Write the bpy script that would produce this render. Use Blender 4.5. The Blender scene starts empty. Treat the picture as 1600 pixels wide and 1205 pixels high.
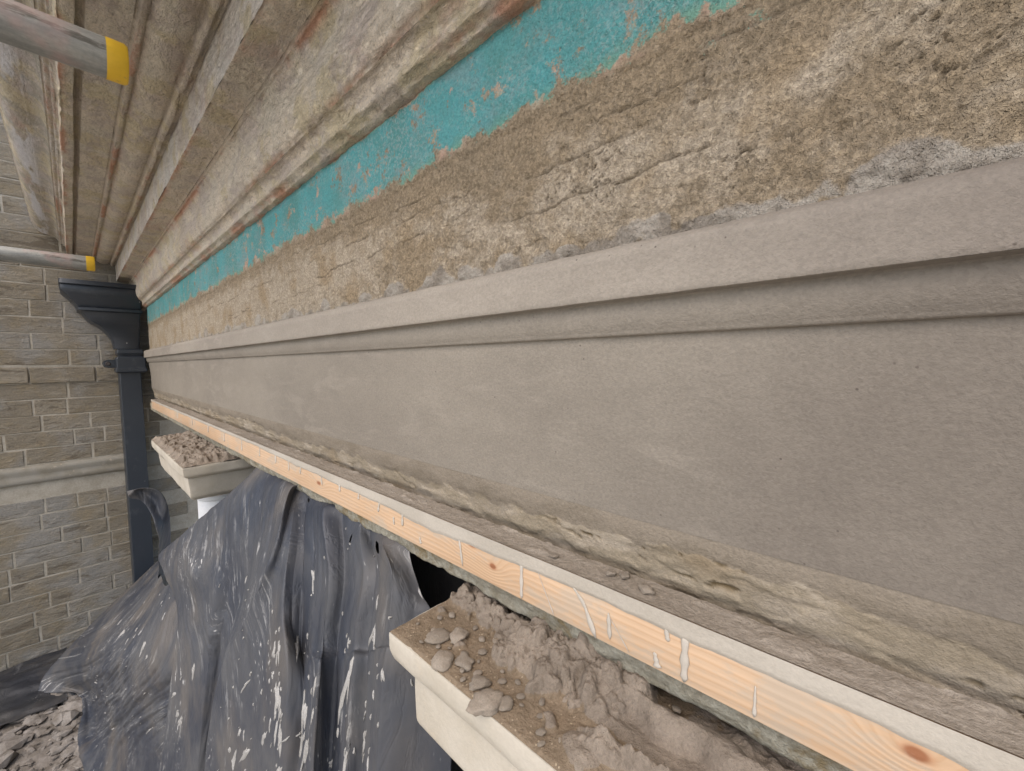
import bpy, bmesh, math, random
import numpy as np
from mathutils import Matrix, Vector, noise as mnoise

random.seed(7)
S = bpy.context.scene
COL = S.collection
# ------------------------------------------------------------------ camera
cd = bpy.data.cameras.new('camera'); cam = bpy.data.objects.new('camera', cd); COL.objects.link(cam)
cd.sensor_fit = 'HORIZONTAL'; cd.sensor_width = 36.0; cd.lens = 14.5575
cd.clip_start = 0.01; cd.clip_end = 2000
R = Matrix(((0.72812, -0.03122, 0.68473), (0.68531, 0.05333, -0.7263), (-0.01384, 0.99809, 0.06023)))
cam.matrix_world = Matrix.Translation((0, -0.27, 0)) @ R.to_4x4()
S.camera = cam
# ------------------------------------------------------------------ sky and sun
SUN = Vector((0.16, -0.57, 0.80)).normalized()          # towards the sun
w = bpy.data.worlds.new('World'); S.world = w; w.use_nodes = True
nt = w.node_tree; nt.nodes.clear()
sky = nt.nodes.new('ShaderNodeTexSky'); sky.sky_type = 'NISHITA'; sky.sun_disc = False
sky.sun_elevation = math.asin(SUN.z); sky.sun_rotation = math.atan2(SUN.x, SUN.y)
sky.air_density = 1.0; sky.dust_density = 2.5; sky.ozone_density = 1.0
bg = nt.nodes.new('ShaderNodeBackground'); bg.inputs['Strength'].default_value = 0.15
wo = nt.nodes.new('ShaderNodeOutputWorld')
nt.links.new(sky.outputs[0], bg.inputs[0]); nt.links.new(bg.outputs[0], wo.inputs[0])
ld = bpy.data.lights.new('sun', 'SUN'); ld.energy = 1.5; ld.angle = math.radians(85); ld.color = (1.0, 0.91, 0.80)
lo = bpy.data.objects.new('sun', ld); COL.objects.link(lo)
lo.rotation_euler = (-SUN).to_track_quat('-Z', 'Y').to_euler()
S.view_settings.view_transform = 'Standard'; S.view_settings.look = 'None'
S.view_settings.gamma = 1.0; S.view_settings.exposure = 0.76
S.view_settings.use_curve_mapping = False
S.cycles.max_bounces = 8; S.cycles.diffuse_bounces = 5

# ------------------------------------------------------------------ noise (numpy gradient noise)
_rng = np.random.RandomState(3)
_perm = np.concatenate([_rng.permutation(512)] * 3)
_ang = _rng.rand(512) * 2 * np.pi
_gx, _gy = np.cos(_ang), np.sin(_ang)
def pn(x, y, seed=0):
    x = np.asarray(x, float) + seed * 17.31; y = np.asarray(y, float) + seed * 9.77
    xi = np.floor(x).astype(int); yi = np.floor(y).astype(int)
    xf = x - xi; yf = y - yi
    u = xf * xf * xf * (xf * (xf * 6 - 15) + 10); v = yf * yf * yf * (yf * (yf * 6 - 15) + 10)
    def g(ix, iy, fx, fy):
        h = _perm[(_perm[ix % 512] + iy) % 512]
        return _gx[h] * fx + _gy[h] * fy
    a = g(xi, yi, xf, yf); b = g(xi + 1, yi, xf - 1, yf)
    c = g(xi, yi + 1, xf, yf - 1); d = g(xi + 1, yi + 1, xf - 1, yf - 1)
    return ((a + (b - a) * u) + ((c + (d - c) * u) - (a + (b - a) * u)) * v) * 1.5
def fbm(x, y, o=4, seed=0, gain=0.5):
    r = 0; a = 1.0; t = 0
    for i in range(o):
        r = r + a * pn(np.asarray(x) * 2 ** i, np.asarray(y) * 2 ** i, seed + i * 3.1); t += a; a *= gain
    return r / t * 1.4
def ridge(x, y, o=4, seed=0):
    r = 0; a = 1.0; t = 0
    for i in range(o):
        r = r + a * (1 - np.abs(pn(np.asarray(x) * 2 ** i, np.asarray(y) * 2 ** i, seed + i * 5.3)) * 1.6); t += a; a *= .5
    return r / t
def sst(a, b, x):
    t = np.clip((np.asarray(x, float) - a) / (b - a), 0, 1); return t * t * (3 - 2 * t)
def xs(x0, x1, k, floor=.27):
    a0 = math.asinh(x0 / floor); a1 = math.asinh(x1 / floor)
    n = max(2, int(abs(a1 - a0) / k)); return floor * np.sinh(np.linspace(a0, a1, n))

# ------------------------------------------------------------------ node helpers
class NT:
    def __init__(s, name):
        s.m = bpy.data.materials.new(name); s.m.use_nodes = True; s.t = s.m.node_tree
        s.b = s.t.nodes['Principled BSDF']; s.b.inputs['Specular IOR Level'].default_value = .3
        s.tc = s.t.nodes.new('ShaderNodeTexCoord'); s.obj = s.tc.outputs['Object']
    def n(s, typ, **kw):
        x = s.t.nodes.new('ShaderNode' + typ)
        for k, v in kw.items(): setattr(x, k, v)
        return x
    def put(s, sock, v):
        if isinstance(v, bpy.types.NodeSocket): s.t.links.new(v, sock)
        elif isinstance(v, (tuple, list)) and len(v) == 3 and sock.type == 'RGBA': sock.default_value = (*v, 1)
        else: sock.default_value = v
    def mp(s, sc, vec=None, rot=(0, 0, 0), loc=(0, 0, 0)):
        x = s.n('Mapping'); s.put(x.inputs['Vector'], vec or s.obj); x.inputs['Scale'].default_value = sc
        x.inputs['Rotation'].default_value = rot; x.inputs['Location'].default_value = loc; return x.outputs[0]
    def noise(s, sc, det=5, ro=.6, vec=None, dist=0, out='Fac'):
        x = s.n('TexNoise'); s.put(x.inputs['Vector'], vec or s.obj); x.inputs['Scale'].default_value = sc
        x.inputs['Detail'].default_value = det; x.inputs['Roughness'].default_value = ro; x.inputs['Distortion'].default_value = dist
        return x.outputs[out]
    def vor(s, sc, vec=None, feat='F1', out='Distance', rnd=1):
        x = s.n('TexVoronoi', feature=feat); s.put(x.inputs['Vector'], vec or s.obj); x.inputs['Scale'].default_value = sc
        x.inputs['Randomness'].default_value = rnd; return x.outputs[out]
    def ramp(s, f, a, b, smooth=True):
        x = s.n('MapRange'); x.interpolation_type = 'SMOOTHSTEP' if smooth else 'LINEAR'
        s.put(x.inputs[0], f); x.inputs[1].default_value = a; x.inputs[2].default_value = b; return x.outputs[0]
    def mix(s, f, a, b):
        x = s.n('Mix', data_type='RGBA'); s.put(x.inputs[0], f); s.put(x.inputs[6], a); s.put(x.inputs[7], b); return x.outputs[2]
    def mul(s, a, b, mode='MULTIPLY', f=1.0):
        x = s.n('Mix', data_type='RGBA', blend_type=mode); s.put(x.inputs[0], f); s.put(x.inputs[6], a); s.put(x.inputs[7], b); return x.outputs[2]
    def math(s, op, a, b=0.0, c=0.0):
        x = s.n('Math', operation=op); s.put(x.inputs[0], a); s.put(x.inputs[1], b)
        if op in ('MULTIPLY_ADD', 'SMOOTH_MIN'): s.put(x.inputs[2], c)
        return x.outputs[0]
    def attr(s, name):
        x = s.n('Attribute'); x.attribute_name = name; return x.outputs['Fac']
    def vary(s, col, f, lo, hi):      # brightness variation from a 0..1 factor
        m = s.ramp(f, .25, .75, False); v = s.math('MULTIPLY_ADD', m, hi - lo, lo)
        x = s.n('Mix', data_type='RGBA', blend_type='MULTIPLY'); x.inputs[0].default_value = 1
        s.put(x.inputs[6], col); c = s.n('CombineColor'); [s.put(c.inputs[i], v) for i in range(3)]
        s.put(x.inputs[7], c.outputs[0]); return x.outputs[2]
    def bump(s, h, st=.5, d=.002, nrm=None):
        x = s.n('Bump'); x.inputs['Strength'].default_value = st; x.inputs['Distance'].default_value = d
        s.put(x.inputs['Height'], h)
        if nrm: s.put(x.inputs['Normal'], nrm)
        return x.outputs[0]
    def out(s, col, rough=.85, nrm=None, spec=None):
        s.put(s.b.inputs['Base Color'], col); s.put(s.b.inputs['Roughness'], rough)
        if nrm: s.put(s.b.inputs['Normal'], nrm)
        if spec is not None: s.b.inputs['Specular IOR Level'].default_value = spec
        return s.m

# ------------------------------------------------------------------ materials
def m_fresh(name, base, var=(.90, 1.08)):
    t = NT(name)
    big = t.noise(2.6, 4, .55, vec=t.mp((.8, 1, 1.6), loc=(1.3, 0, .4))); fine = t.noise(480, 3, .75); mid = t.noise(60, 4, .6, vec=t.mp((.5, 1, 1)))
    swp = t.noise(26, 5, .6, vec=t.mp((.35, 1, 1.4), rot=(0, .5, 0)), dist=.8)
    c = t.mix(t.ramp(big, .34, .66), base, (base[0] * .82, base[1] * .815, base[2] * .82))
    c = t.mix(t.math('MULTIPLY', t.ramp(swp, .52, .68), .5), c, (base[0] * 1.10, base[1] * 1.10, base[2] * 1.11))
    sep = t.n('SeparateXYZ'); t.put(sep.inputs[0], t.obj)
    right_dark = t.ramp(t.math('ADD', sep.outputs[0], t.math('MULTIPLY_ADD', t.noise(7, 5, .6), .34, -.17)), -.16, .10)  # render gets darker towards its right end, border broken by noise
    c = t.mix(t.math('MULTIPLY', right_dark, .85), c, (base[0] * .60, base[1] * .58, base[2] * .59))
    c = t.vary(c, mid, .95, 1.05); c = t.vary(c, fine, var[0], var[1]); c = t.vary(c, t.vor(520, out='Color'), .95, 1.05)
    sp = t.ramp(t.vor(95), .085, .04); c = t.mix(t.math('MULTIPLY', sp, t.ramp(t.noise(13, 2), .50, .56)), c, (.11, .09, .075))
    n = t.bump(fine, .6, .0013); n = t.bump(t.noise(170, 4, .65), .35, .0015, n); n = t.bump(swp, .12, .004, n)
    return t.out(c, .82, n, .25)
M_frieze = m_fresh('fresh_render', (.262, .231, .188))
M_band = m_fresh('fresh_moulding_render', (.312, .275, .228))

def m_rough():
    t = NT('old_render_and_teal_paint')
    crust = t.attr('crust'); smear = t.attr('smear'); teal = t.attr('teal'); pit = t.attr('pit'); up = t.attr('peach')
    f1 = t.noise(430, 3, .8); f2 = t.noise(60, 5, .68); f3 = t.noise(7, 4, .6); f4 = t.noise(180, 4, .7)
    brown = t.mix(t.ramp(f3, .3, .7), (.275, .218, .148), (.325, .252, .165))
    pale = t.mix(t.ramp(f2, .35, .65), (.405, .335, .245), (.465, .39, .295))
    pale = t.mix(t.ramp(t.noise(13, 3, .6), .48, .68), pale, (.365, .28, .18))
    c = t.mix(t.ramp(t.math('ADD', crust, t.math('MULTIPLY_ADD', f2, 1.9, -.95)), .05, .95), brown, pale)
    c = t.vary(c, f1, .62, 1.30); c = t.vary(c, f4, .84, 1.12)
    c = t.vary(c, t.vor(380, out='Color'), .84, 1.14)
    c = t.mix(pit, c, (.16, .125, .085))
    # teal paint: stippled, faded to lilac grey, greenish at its edges, worn to pink undercoat
    tc = t.mix(t.ramp(t.noise(10, 4, .6), .36, .64), (.11, .30, .285), (.11, .365, .375))
    stip = t.math('MULTIPLY', t.ramp(t.noise(210, 3, .8), .46, .62), t.ramp(t.noise(9, 4, .65, vec=t.mp((.6, 1, 1), loc=(2, 5, 1))), .36, .62))
    tc = t.mix(t.math('MULTIPLY', stip, .62), tc, (.34, .42, .41))
    tc = t.mix(t.math('MULTIPLY', t.ramp(t.noise(16, 5, .7, vec=t.mp((.6, 1, 1), loc=(8, 5, 1))), .5, .66), .55), tc, (.235, .325, .325))
    tc = t.mix(t.ramp(t.math('ADD', teal, t.math('MULTIPLY_ADD', t.noise(14, 4, .7), .5, -.25)), 1.0, .66), tc, (.18, .345, .265))
    tc = t.vary(tc, f1, .72, 1.22)
    wear = t.math('ADD', t.math('MULTIPLY_ADD', t.noise(26, 6, .78), 1.35, -.15), t.math('MULTIPLY', t.noise(170, 3, .75), .34))
    tv = t.math('ADD', teal, t.math('MULTIPLY_ADD', wear, -1.5, .70))
    tm = t.ramp(tv, .38, .56)
    pink = t.mix(t.ramp(t.noise(45, 3), .42, .6), (.55, .37, .285), (.47, .40, .30)); pink = t.vary(pink, f1, .75, 1.2)
    pm = t.math('MULTIPLY', t.ramp(tv, .05, .40), t.math('MULTIPLY', t.ramp(teal, .45, .85), t.ramp(t.noise(19, 4, .7), .42, .62)))
    c = t.mix(pm, c, pink)
    c = t.mix(t.ramp(t.math('ADD', up, t.math('MULTIPLY_ADD', f2, .8, -.4)), .3, .7), c, pink)
    c = t.mix(tm, c, tc)
    sm = t.mix(t.ramp(t.noise(34, 5, .7), .40, .62), (.43, .39, .335), (.255, .222, .183))
    sm = t.vary(sm, f1, .8, 1.15)
    c = t.mix(t.math('MULTIPLY', t.ramp(t.math('ADD', smear, t.math('MULTIPLY_ADD', t.noise(110, 5, .75), 1.3, -.65)), .25, .75), .9), c, sm)
    n = t.bump(f1, 1.0, .0032); n = t.bump(f4, .8, .0035, n)
    n = t.bump(tm, .2, .0006, n)
    return t.out(c, .9, n, .2)
M_rough = m_rough()

def m_weather():
    t = NT('weathered_render_strip')
    old = t.attr('old'); f1 = t.noise(400, 3, .75); f2 = t.noise(40, 6, .68, vec=t.mp((.45, 1, 1)))
    fresh = t.mix(t.ramp(f2, .4, .65), (.25, .212, .165), (.205, .172, .13))
    cr = t.mix(t.ramp(f2, .35, .6), (.37, .318, .25), (.28, .235, .17))
    cr = t.mix(t.ramp(t.noise(16, 4, .6, vec=t.mp((.5, 1, 1))), .5, .66), cr, (.27, .215, .145))
    c = t.mix(t.ramp(t.math('ADD', old, t.math('MULTIPLY_ADD', f2, .5, -.25)), .35, .65), fresh, cr)
    c = t.mix(t.attr('pit'), c, (.15, .11, .06)); c = t.vary(c, f1, .82, 1.14)
    n = t.bump(f1, .6, .0018); n = t.bump(t.noise(110, 5, .7), .4, .003, n)
    return t.out(c, .88, n, .2)
M_weather = m_weather()

def m_cornice(name, base, tint=1.0, gloss=False):
    t = NT(name)
    mv = t.mp((1, 1, 1)); f1 = t.noise(300, 4, .75); tool = t.noise(60, 6, .75, vec=t.mp((.8, 1.6, 1.6), rot=(.5, .3, .4)), dist=1.4)
    f3 = t.noise(8, 5, .62)
    c = t.mix(t.ramp(f3, .38, .62), base, (base[0] * 1.12, base[1] * 1.08, base[2] * 1.06))
    c = t.mix(t.math('MULTIPLY', t.ramp(t.noise(12, 4, .6, vec=t.mp((1, 1, 1), loc=(3, 1, 2))), .50, .58), .75), c, (.68, .575, .37))       # ochre patches
    c = t.mix(t.math('MULTIPLY', t.ramp(t.noise(17, 5, .7, vec=t.mp((.6, 1, 1), loc=(7, 3, 1))), .48, .60), .7), c, (.58, .49, .425))  # lilac grey
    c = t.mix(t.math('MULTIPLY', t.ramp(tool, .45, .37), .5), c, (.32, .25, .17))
    c = t.mix(t.math('MULTIPLY', t.ramp(tool, .55, .63), .75), c, (.72, .64, .53))
    c = t.mix(t.math('MULTIPLY', t.ramp(t.noise(10, 5, .7, vec=t.mp((.5, 1, 1), loc=(4, 4, 7))), .58, .68), .5), c, (.60, .41, .32))
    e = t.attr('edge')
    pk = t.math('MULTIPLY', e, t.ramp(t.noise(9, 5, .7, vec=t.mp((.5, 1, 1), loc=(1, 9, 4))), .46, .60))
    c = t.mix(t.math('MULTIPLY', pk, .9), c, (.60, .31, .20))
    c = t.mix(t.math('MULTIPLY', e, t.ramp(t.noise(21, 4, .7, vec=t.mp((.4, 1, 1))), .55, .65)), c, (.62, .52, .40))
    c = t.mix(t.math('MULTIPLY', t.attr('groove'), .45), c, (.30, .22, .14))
    if gloss:
        st = t.ramp(t.noise(6, 4, .7, vec=t.mp((.5, 3, 3))), .46, .56)
        c = t.mix(t.math('MULTIPLY', st, t.attr('streak')), c, (.78, .76, .76))  # white gloss highlights of the cyma, painted into the colour
    c = t.vary(c, f1, .72, 1.2)
    n = t.bump(f1, .8, .003); n = t.bump(tool, 1.0, .012, n)
    return t.out(c, .6 if gloss else .85, n, .4 if gloss else .2)
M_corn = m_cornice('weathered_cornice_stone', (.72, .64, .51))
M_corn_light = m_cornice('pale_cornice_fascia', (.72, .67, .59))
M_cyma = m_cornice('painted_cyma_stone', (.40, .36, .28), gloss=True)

def m_lintel():
    t = NT('lichened_lintel_stone')
    f1 = t.noise(350, 4, .75); f2 = t.noise(70, 6, .7)
    c = t.mix(t.ramp(f2, .35, .65), (.275, .25, .19), (.39, .37, .30))
    c = t.mix(t.ramp(t.noise(30, 5, .7), .5, .64), c, (.24, .19, .11)); c = t.vary(c, f1, .75, 1.15)
    n = t.bump(f1, .8, .003); n = t.bump(f2, .6, .006, n)
    return t.out(c, .9, n, .15)
M_lintel = m_lintel()

def m_wood():
    t = NT('pine_batten_wood')
    sep = t.n('SeparateXYZ'); t.put(sep.inputs[0], t.obj); X, Y, Z = sep.outputs
    warp = t.noise(4, 3, .5, vec=t.mp((1, 1, 4)))
    h = t.math('ADD', t.math('MULTIPLY', Z, 420.0), t.math('MULTIPLY', warp, 9.0))
    kn = None
    for (kx, kz, rx, rz, amp) in ((.0096, -.1712, .020, .014, 8.0), (-.252, -.1771, .018, .012, 5.5), (-.279, -.165, .028, .016, 7.0), (-.62, -.176, .03, .012, 5.0), (.33, -.172, .02, .012, 2.5)):
        dx = t.math('DIVIDE', t.math('SUBTRACT', X, kx), rx); dz = t.math('DIVIDE', t.math('SUBTRACT', Z, kz), rz)
        d2 = t.math('ADD', t.math('MULTIPLY', dx, dx), t.math('MULTIPLY', dz, dz))
        h = t.math('ADD', h, t.math('MULTIPLY', t.math('EXPONENT', t.math('MULTIPLY', d2, -1.0)), amp))
        k = t.math('EXPONENT', t.math('MULTIPLY', d2, -13.0 if kx > -.1 else -14.0))
        kn = k if kn is None else t.math('ADD', kn, k)
    wv = t.math('SINE', t.math('MULTIPLY', h, 3.0))
    grain = t.noise(90, 5, .7, vec=t.mp((.05, 1, 1)))
    c = t.mix(t.ramp(t.noise(5, 3), .35, .65), (.53, .36, .225), (.58, .41, .27))
    c = t.mix(t.math('MULTIPLY', t.ramp(wv, .3, 1.0), .34), c, (.46, .275, .145))
    c = t.vary(c, grain, .90, 1.06)
    c = t.mix(t.ramp(kn, .35, .8), c, (.20, .075, .035))
    c = t.mix(t.math('MULTIPLY', t.ramp(kn, .1, .45), .35), c, (.42, .19, .09))
    c = t.mix(t.math('MULTIPLY', t.ramp(t.noise(26, 6, .75, vec=t.mp((.6, 1, 1.6))), .48, .62), .65), c, (.44, .37, .29))
    n = t.bump(wv, .15, .0006); n = t.bump(grain, .25, .0008, n)
    return t.out(c, .6, n, .3)
M_wood = m_wood()

def m_skim(name, a, b, gr=.4, fs=380):
    t = NT(name); f1 = t.noise(fs, 3, .7); f2 = t.noise(24, 5, .65, vec=t.mp((.5, 1, 1)))
    c = t.mix(t.ramp(f2, .35, .65), a, b); c = t.vary(c, f1, 1 - gr * .3, 1 + gr * .2)
    n = t.bump(f1, gr, .0015); n = t.bump(f2, .25, .002, n)
    return t.out(c, .75, n, .3)
M_skim = m_skim('white_lime_skim', (.455, .412, .348), (.40, .36, .30), .3)
M_top = m_skim('grainy_plaster_topping', (.32, .275, .225), (.26, .22, .175), 1.0, 300)
M_drip = m_skim('dried_plaster_drip', (.50, .455, .395), (.44, .40, .34), .2)
M_mortar = m_skim('fresh_grey_mortar', (.36, .315, .27), (.29, .25, .212), .9, 420)
M_mortar_pale = m_skim('drying_mortar', (.42, .37, .315), (.34, .295, .25), .8, 420)

M_lump = m_skim('mortar_lump', (.33, .28, .225), (.27, .227, .18), .6, 6)
M_lump2 = m_skim('damp_mortar_lump', (.285, .242, .193), (.225, .188, .148), .6, 6)
def m_captop():
    t = NT('sandy_capital_top')
    f1 = t.noise(500, 3, .8); f2 = t.noise(35, 5, .65); wet = t.attr('mortar')
    c = t.mix(t.ramp(f2, .35, .65), (.25, .19, .13), (.205, .155, .105))
    c = t.mix(t.ramp(t.vor(240), .2, .1), c, (.42, .34, .24))
    mo = t.mix(t.ramp(f2, .35, .65), (.29, .24, .19), (.21, .172, .135))
    c = t.mix(t.ramp(t.math('ADD', wet, t.math('MULTIPLY_ADD', t.noise(140, 4), .6, -.3)), .3, .6), c, mo); c = t.vary(c, f1, .78, 1.15)
    n = t.bump(f1, .8, .002); n = t.bump(t.noise(150, 4, .7), .5, .003, n)
    return t.out(c, .88, n, .2)
M_captop = m_captop()

def m_stone(name, a, b):
    t = NT(name); f1 = t.noise(260, 4, .7); f2 = t.noise(14, 5, .6); pitn = t.ramp(t.vor(130), .12, .05)
    c = t.mix(t.ramp(f2, .35, .68), a, b); c = t.vary(c, f1, .92, 1.05)
    c = t.mix(t.math('MULTIPLY', pitn, t.ramp(t.noise(20), .5, .65)), c, (.45, .36, .25))
    c = t.mix(t.math('MULTIPLY', t.ramp(t.noise(42, 5, .7), .6, .72), .5), c, (.52, .44, .33))
    n = t.bump(f1, .3, .0015); n = t.bump(t.noise(50, 5, .7), .3, .003, n)
    return t.out(c, .7, n, .3)
M_cap = m_stone('cream_limestone', (.49, .445, .37), (.42, .375, .30))
M_shaft = m_stone('white_painted_shaft', (.68, .69, .70), (.62, .63, .64))

def m_pipe():
    t = NT('black_cast_iron_paint')
    sp = t.ramp(t.vor(26), .10, .05); sp2 = t.math('MULTIPLY', sp, t.ramp(t.noise(5, 2), .42, .5))
    c = t.mix(t.noise(9, 4), (.019, .023, .030), (.030, .036, .044)); c = t.mix(sp2, c, (.36, .35, .34))
    c = t.mix(t.math('MULTIPLY', t.ramp(t.noise(14, 5, .7), .55, .75), .5), c, (.075, .08, .085))
    n = t.bump(t.noise(60, 4, .6), .12, .003)
    return t.out(c, t.ramp(t.noise(20, 4), .1, .9), n, .5)
M_pipe = m_pipe(); M_pipe.node_tree.nodes['Principled BSDF'].inputs['Roughness'].default_value = .4
for l in list(M_pipe.node_tree.links):
    if l.to_socket.name == 'Roughness': M_pipe.node_tree.links.remove(l)

def m_brick():
    t = NT('weathered_brick')
    oi = t.n('ObjectInfo'); r = oi.outputs['Random']; geo = t.n('NewGeometry'); v = geo.outputs['Position']
    f1 = t.noise(150, 4, .75, vec=v); f2 = t.noise(17, 5, .65, vec=v)
    scr = t.noise(11, 6, .7, vec=t.mp((1, .45, 2.0), vec=v, rot=(.6, 0, 0)), dist=1.0)
    scr2 = t.noise(34, 5, .72, vec=t.mp((1, .5, 1.7), vec=v, rot=(.5, 0, 0)), dist=1.0)
    c = t.mix(r, (.225, .193, .145), (.275, .24, .185))
    c = t.mix(t.math('MULTIPLY', t.ramp(f2, .45, .68), .6), c, (.27, .215, .135)); c = t.mix(t.math('MULTIPLY', t.ramp(t.noise(3.5, 4, .6, vec=v), .48, .62), .75), c, (.275, .262, .238))
    c = t.mix(t.math('MULTIPLY', t.ramp(scr, .45, .38), .8), c, (.14, .115, .085)); c = t.mix(t.math('MULTIPLY', t.ramp(scr2, .45, .35), .55), c, (.20, .165, .12))
    c = t.mix(t.math('MULTIPLY', t.ramp(scr2, .56, .68), .55), c, (.39, .35, .285)); c = t.vary(c, f1, .8, 1.15)
    n = t.bump(f1, .7, .005); n = t.bump(scr2, .8, .009, n); n = t.bump(scr, .6, .010, n)
    return t.out(c, .88, n, .2)
M_brick = m_brick()
M_joint = m_skim('buff_lime_mortar_joint', (.40, .36, .295), (.32, .285, .225), .6, 160)
M_course = m_stone('string_course_stone', (.265, .245, .205), (.215, .19, .145))
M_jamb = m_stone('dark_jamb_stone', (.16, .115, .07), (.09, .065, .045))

def m_sheet(name, dusty=1.0):
    t = NT(name)
    uv = t.tc.outputs['UV']
    du = t.noise(5.0, 6, .66, dist=.6); du2 = t.noise(30, 5, .75, vec=t.mp((1, 1, .4)))
    c = t.mix(t.ramp(du, .36, .66), (.022 * dusty + .006, .027 * dusty + .006, .038 * dusty + .008), (.066 * dusty, .067 * dusty, .071 * dusty))
    c = t.mix(t.math('MULTIPLY', t.ramp(du2, .5, .75), .22 * dusty), c, (.14, .138, .135))
    br = t.noise(4.5, 4, .6, vec=t.mp((1, 1, .6), loc=(5, 5, 5)))
    c = t.mix(t.math('MULTIPLY', t.ramp(br, .50, .66), .60 * dusty), c, (.125, .108, .09))
    # plaster flicked and smeared down the sheet
    def streak(sx, sy, loc, rot, r0, r1, msc, mloc, m0, m1):
        wob = t.noise(26, 3, .6, vec=uv, out='Color'); sc = t.n('VectorMath', operation='SCALE'); t.put(sc.inputs[0], wob); sc.inputs['Scale'].default_value = .012
        ad = t.n('VectorMath', operation='ADD'); t.put(ad.inputs[0], uv); t.put(ad.inputs[1], sc.outputs[0])
        a = t.ramp(t.vor(1, vec=t.mp((sx, sy, 1), vec=ad.outputs[0], rot=(0, 0, rot), loc=loc)), r0, r1)
        return t.math('MULTIPLY', a, t.ramp(t.noise(msc, 5, .7, vec=t.mp((1.4, .7, 1), vec=uv, loc=mloc)), m0, m1))
    s = streak(42, 9, (0, 0, 0), .2, .28, .10, 4.0, (0, 0, 0), .60, .66)
    s = t.math('MAXIMUM', s, streak(120, 26, (3, 1, 0), .22, .28, .12, 4.5, (4, 2, 0), .57, .64))
    s = t.math('MAXIMUM', s, streak(230, 70, (9, 4, 0), .1, .24, .12, 4, (1, 8, 0), .55, .65))
    smr = t.math('MULTIPLY', t.ramp(t.noise(1, 6, .8, vec=t.mp((60, 8, 1), vec=uv, rot=(0, 0, .2))), .52, .60), t.ramp(t.noise(4.5, 4, .6, vec=t.mp((1, .7, 1), vec=uv, loc=(2, 2, 0))), .515, .58))
    s = t.math('MAXIMUM', s, t.math('MULTIPLY', smr, .35))
    s = t.math('MULTIPLY', s, t.ramp(t.noise(110, 3, .7), .34, .46))
    c = t.mix(t.math('MULTIPLY', s, min(1, dusty)), c, (.52, .51, .49))
    crs = t.noise(9, 5, .6, vec=t.mp((1.6, 1.6, .45)), dist=.5); crr = t.math('ABSOLUTE', t.math('SUBTRACT', crs, .5))
    n = t.bump(t.ramp(crr, .0, .03), .22, .002); n = t.bump(t.noise(160, 4, .6), .12, .0015, n); n = t.bump(s, .35, .001, n)
    ro = t.math('ADD', t.math('MULTIPLY', t.ramp(du, .3, .7), .20), t.math('MULTIPLY_ADD', s, .3, .48))
    m = t.out(c, ro, n, .55); m.use_backface_culling = False
    return m
M_sheet = m_sheet('dusty_black_polythene'); M_sheet_dark = m_sheet('black_polythene', .35)

def m_tube():
    t = NT('galvanised_scaffold_tube'); f2 = t.noise(14, 6, .7, vec=t.mp((2.5, .5, 2.5))); f1 = t.noise(200, 3, .7)
    c = t.mix(t.ramp(f2, .35, .62), (.205, .205, .19), (.34, .33, .295)); c = t.mix(t.ramp(t.noise(30, 5, .7, vec=t.mp((2, .4, 2))), .56, .66), c, (.13, .12, .10))
    c = t.mix(t.math('MULTIPLY', t.ramp(t.noise(7, 4), .58, .66), .5), c, (.42, .28, .25)); c = t.vary(c, f1, .88, 1.1)
    t.b.inputs['Metallic'].default_value = .35
    return t.out(c, .55, t.bump(f2, .35, .002), .5)
M_tube = m_tube()
def m_plain(name, c, r=.5, v=.12, spec=.4):
    t = NT(name); k = t.vary(c, t.noise(40, 4, .7), 1 - v, 1 + v * .5); k = t.mix(t.math('MULTIPLY', t.ramp(t.noise(60, 5, .7), .6, .72), .5), k, (.2, .16, .1)); return t.out(k, r, t.bump(t.noise(90, 3), .1, .002), spec)
M_yellow = m_plain('yellow_plastic_cap', (.70, .43, .03))
M_bolt = m_plain('rusty_bolt', (.06, .05, .045))
def m_ground():
    t = NT('dusty_ground'); f = t.noise(12, 6, .7); c = t.mix(t.ramp(f, .35, .65), (.58, .54, .47), (.50, .46, .40)); c = t.vary(c, t.noise(150, 3, .8), .8, 1.15)
    return t.out(c, .9, t.bump(f, .5, .02), .2)
M_ground = m_ground()
M_rubble = m_skim('rubble_plaster', (.255, .23, .205), (.165, .143, .12), .8, 140)

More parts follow.
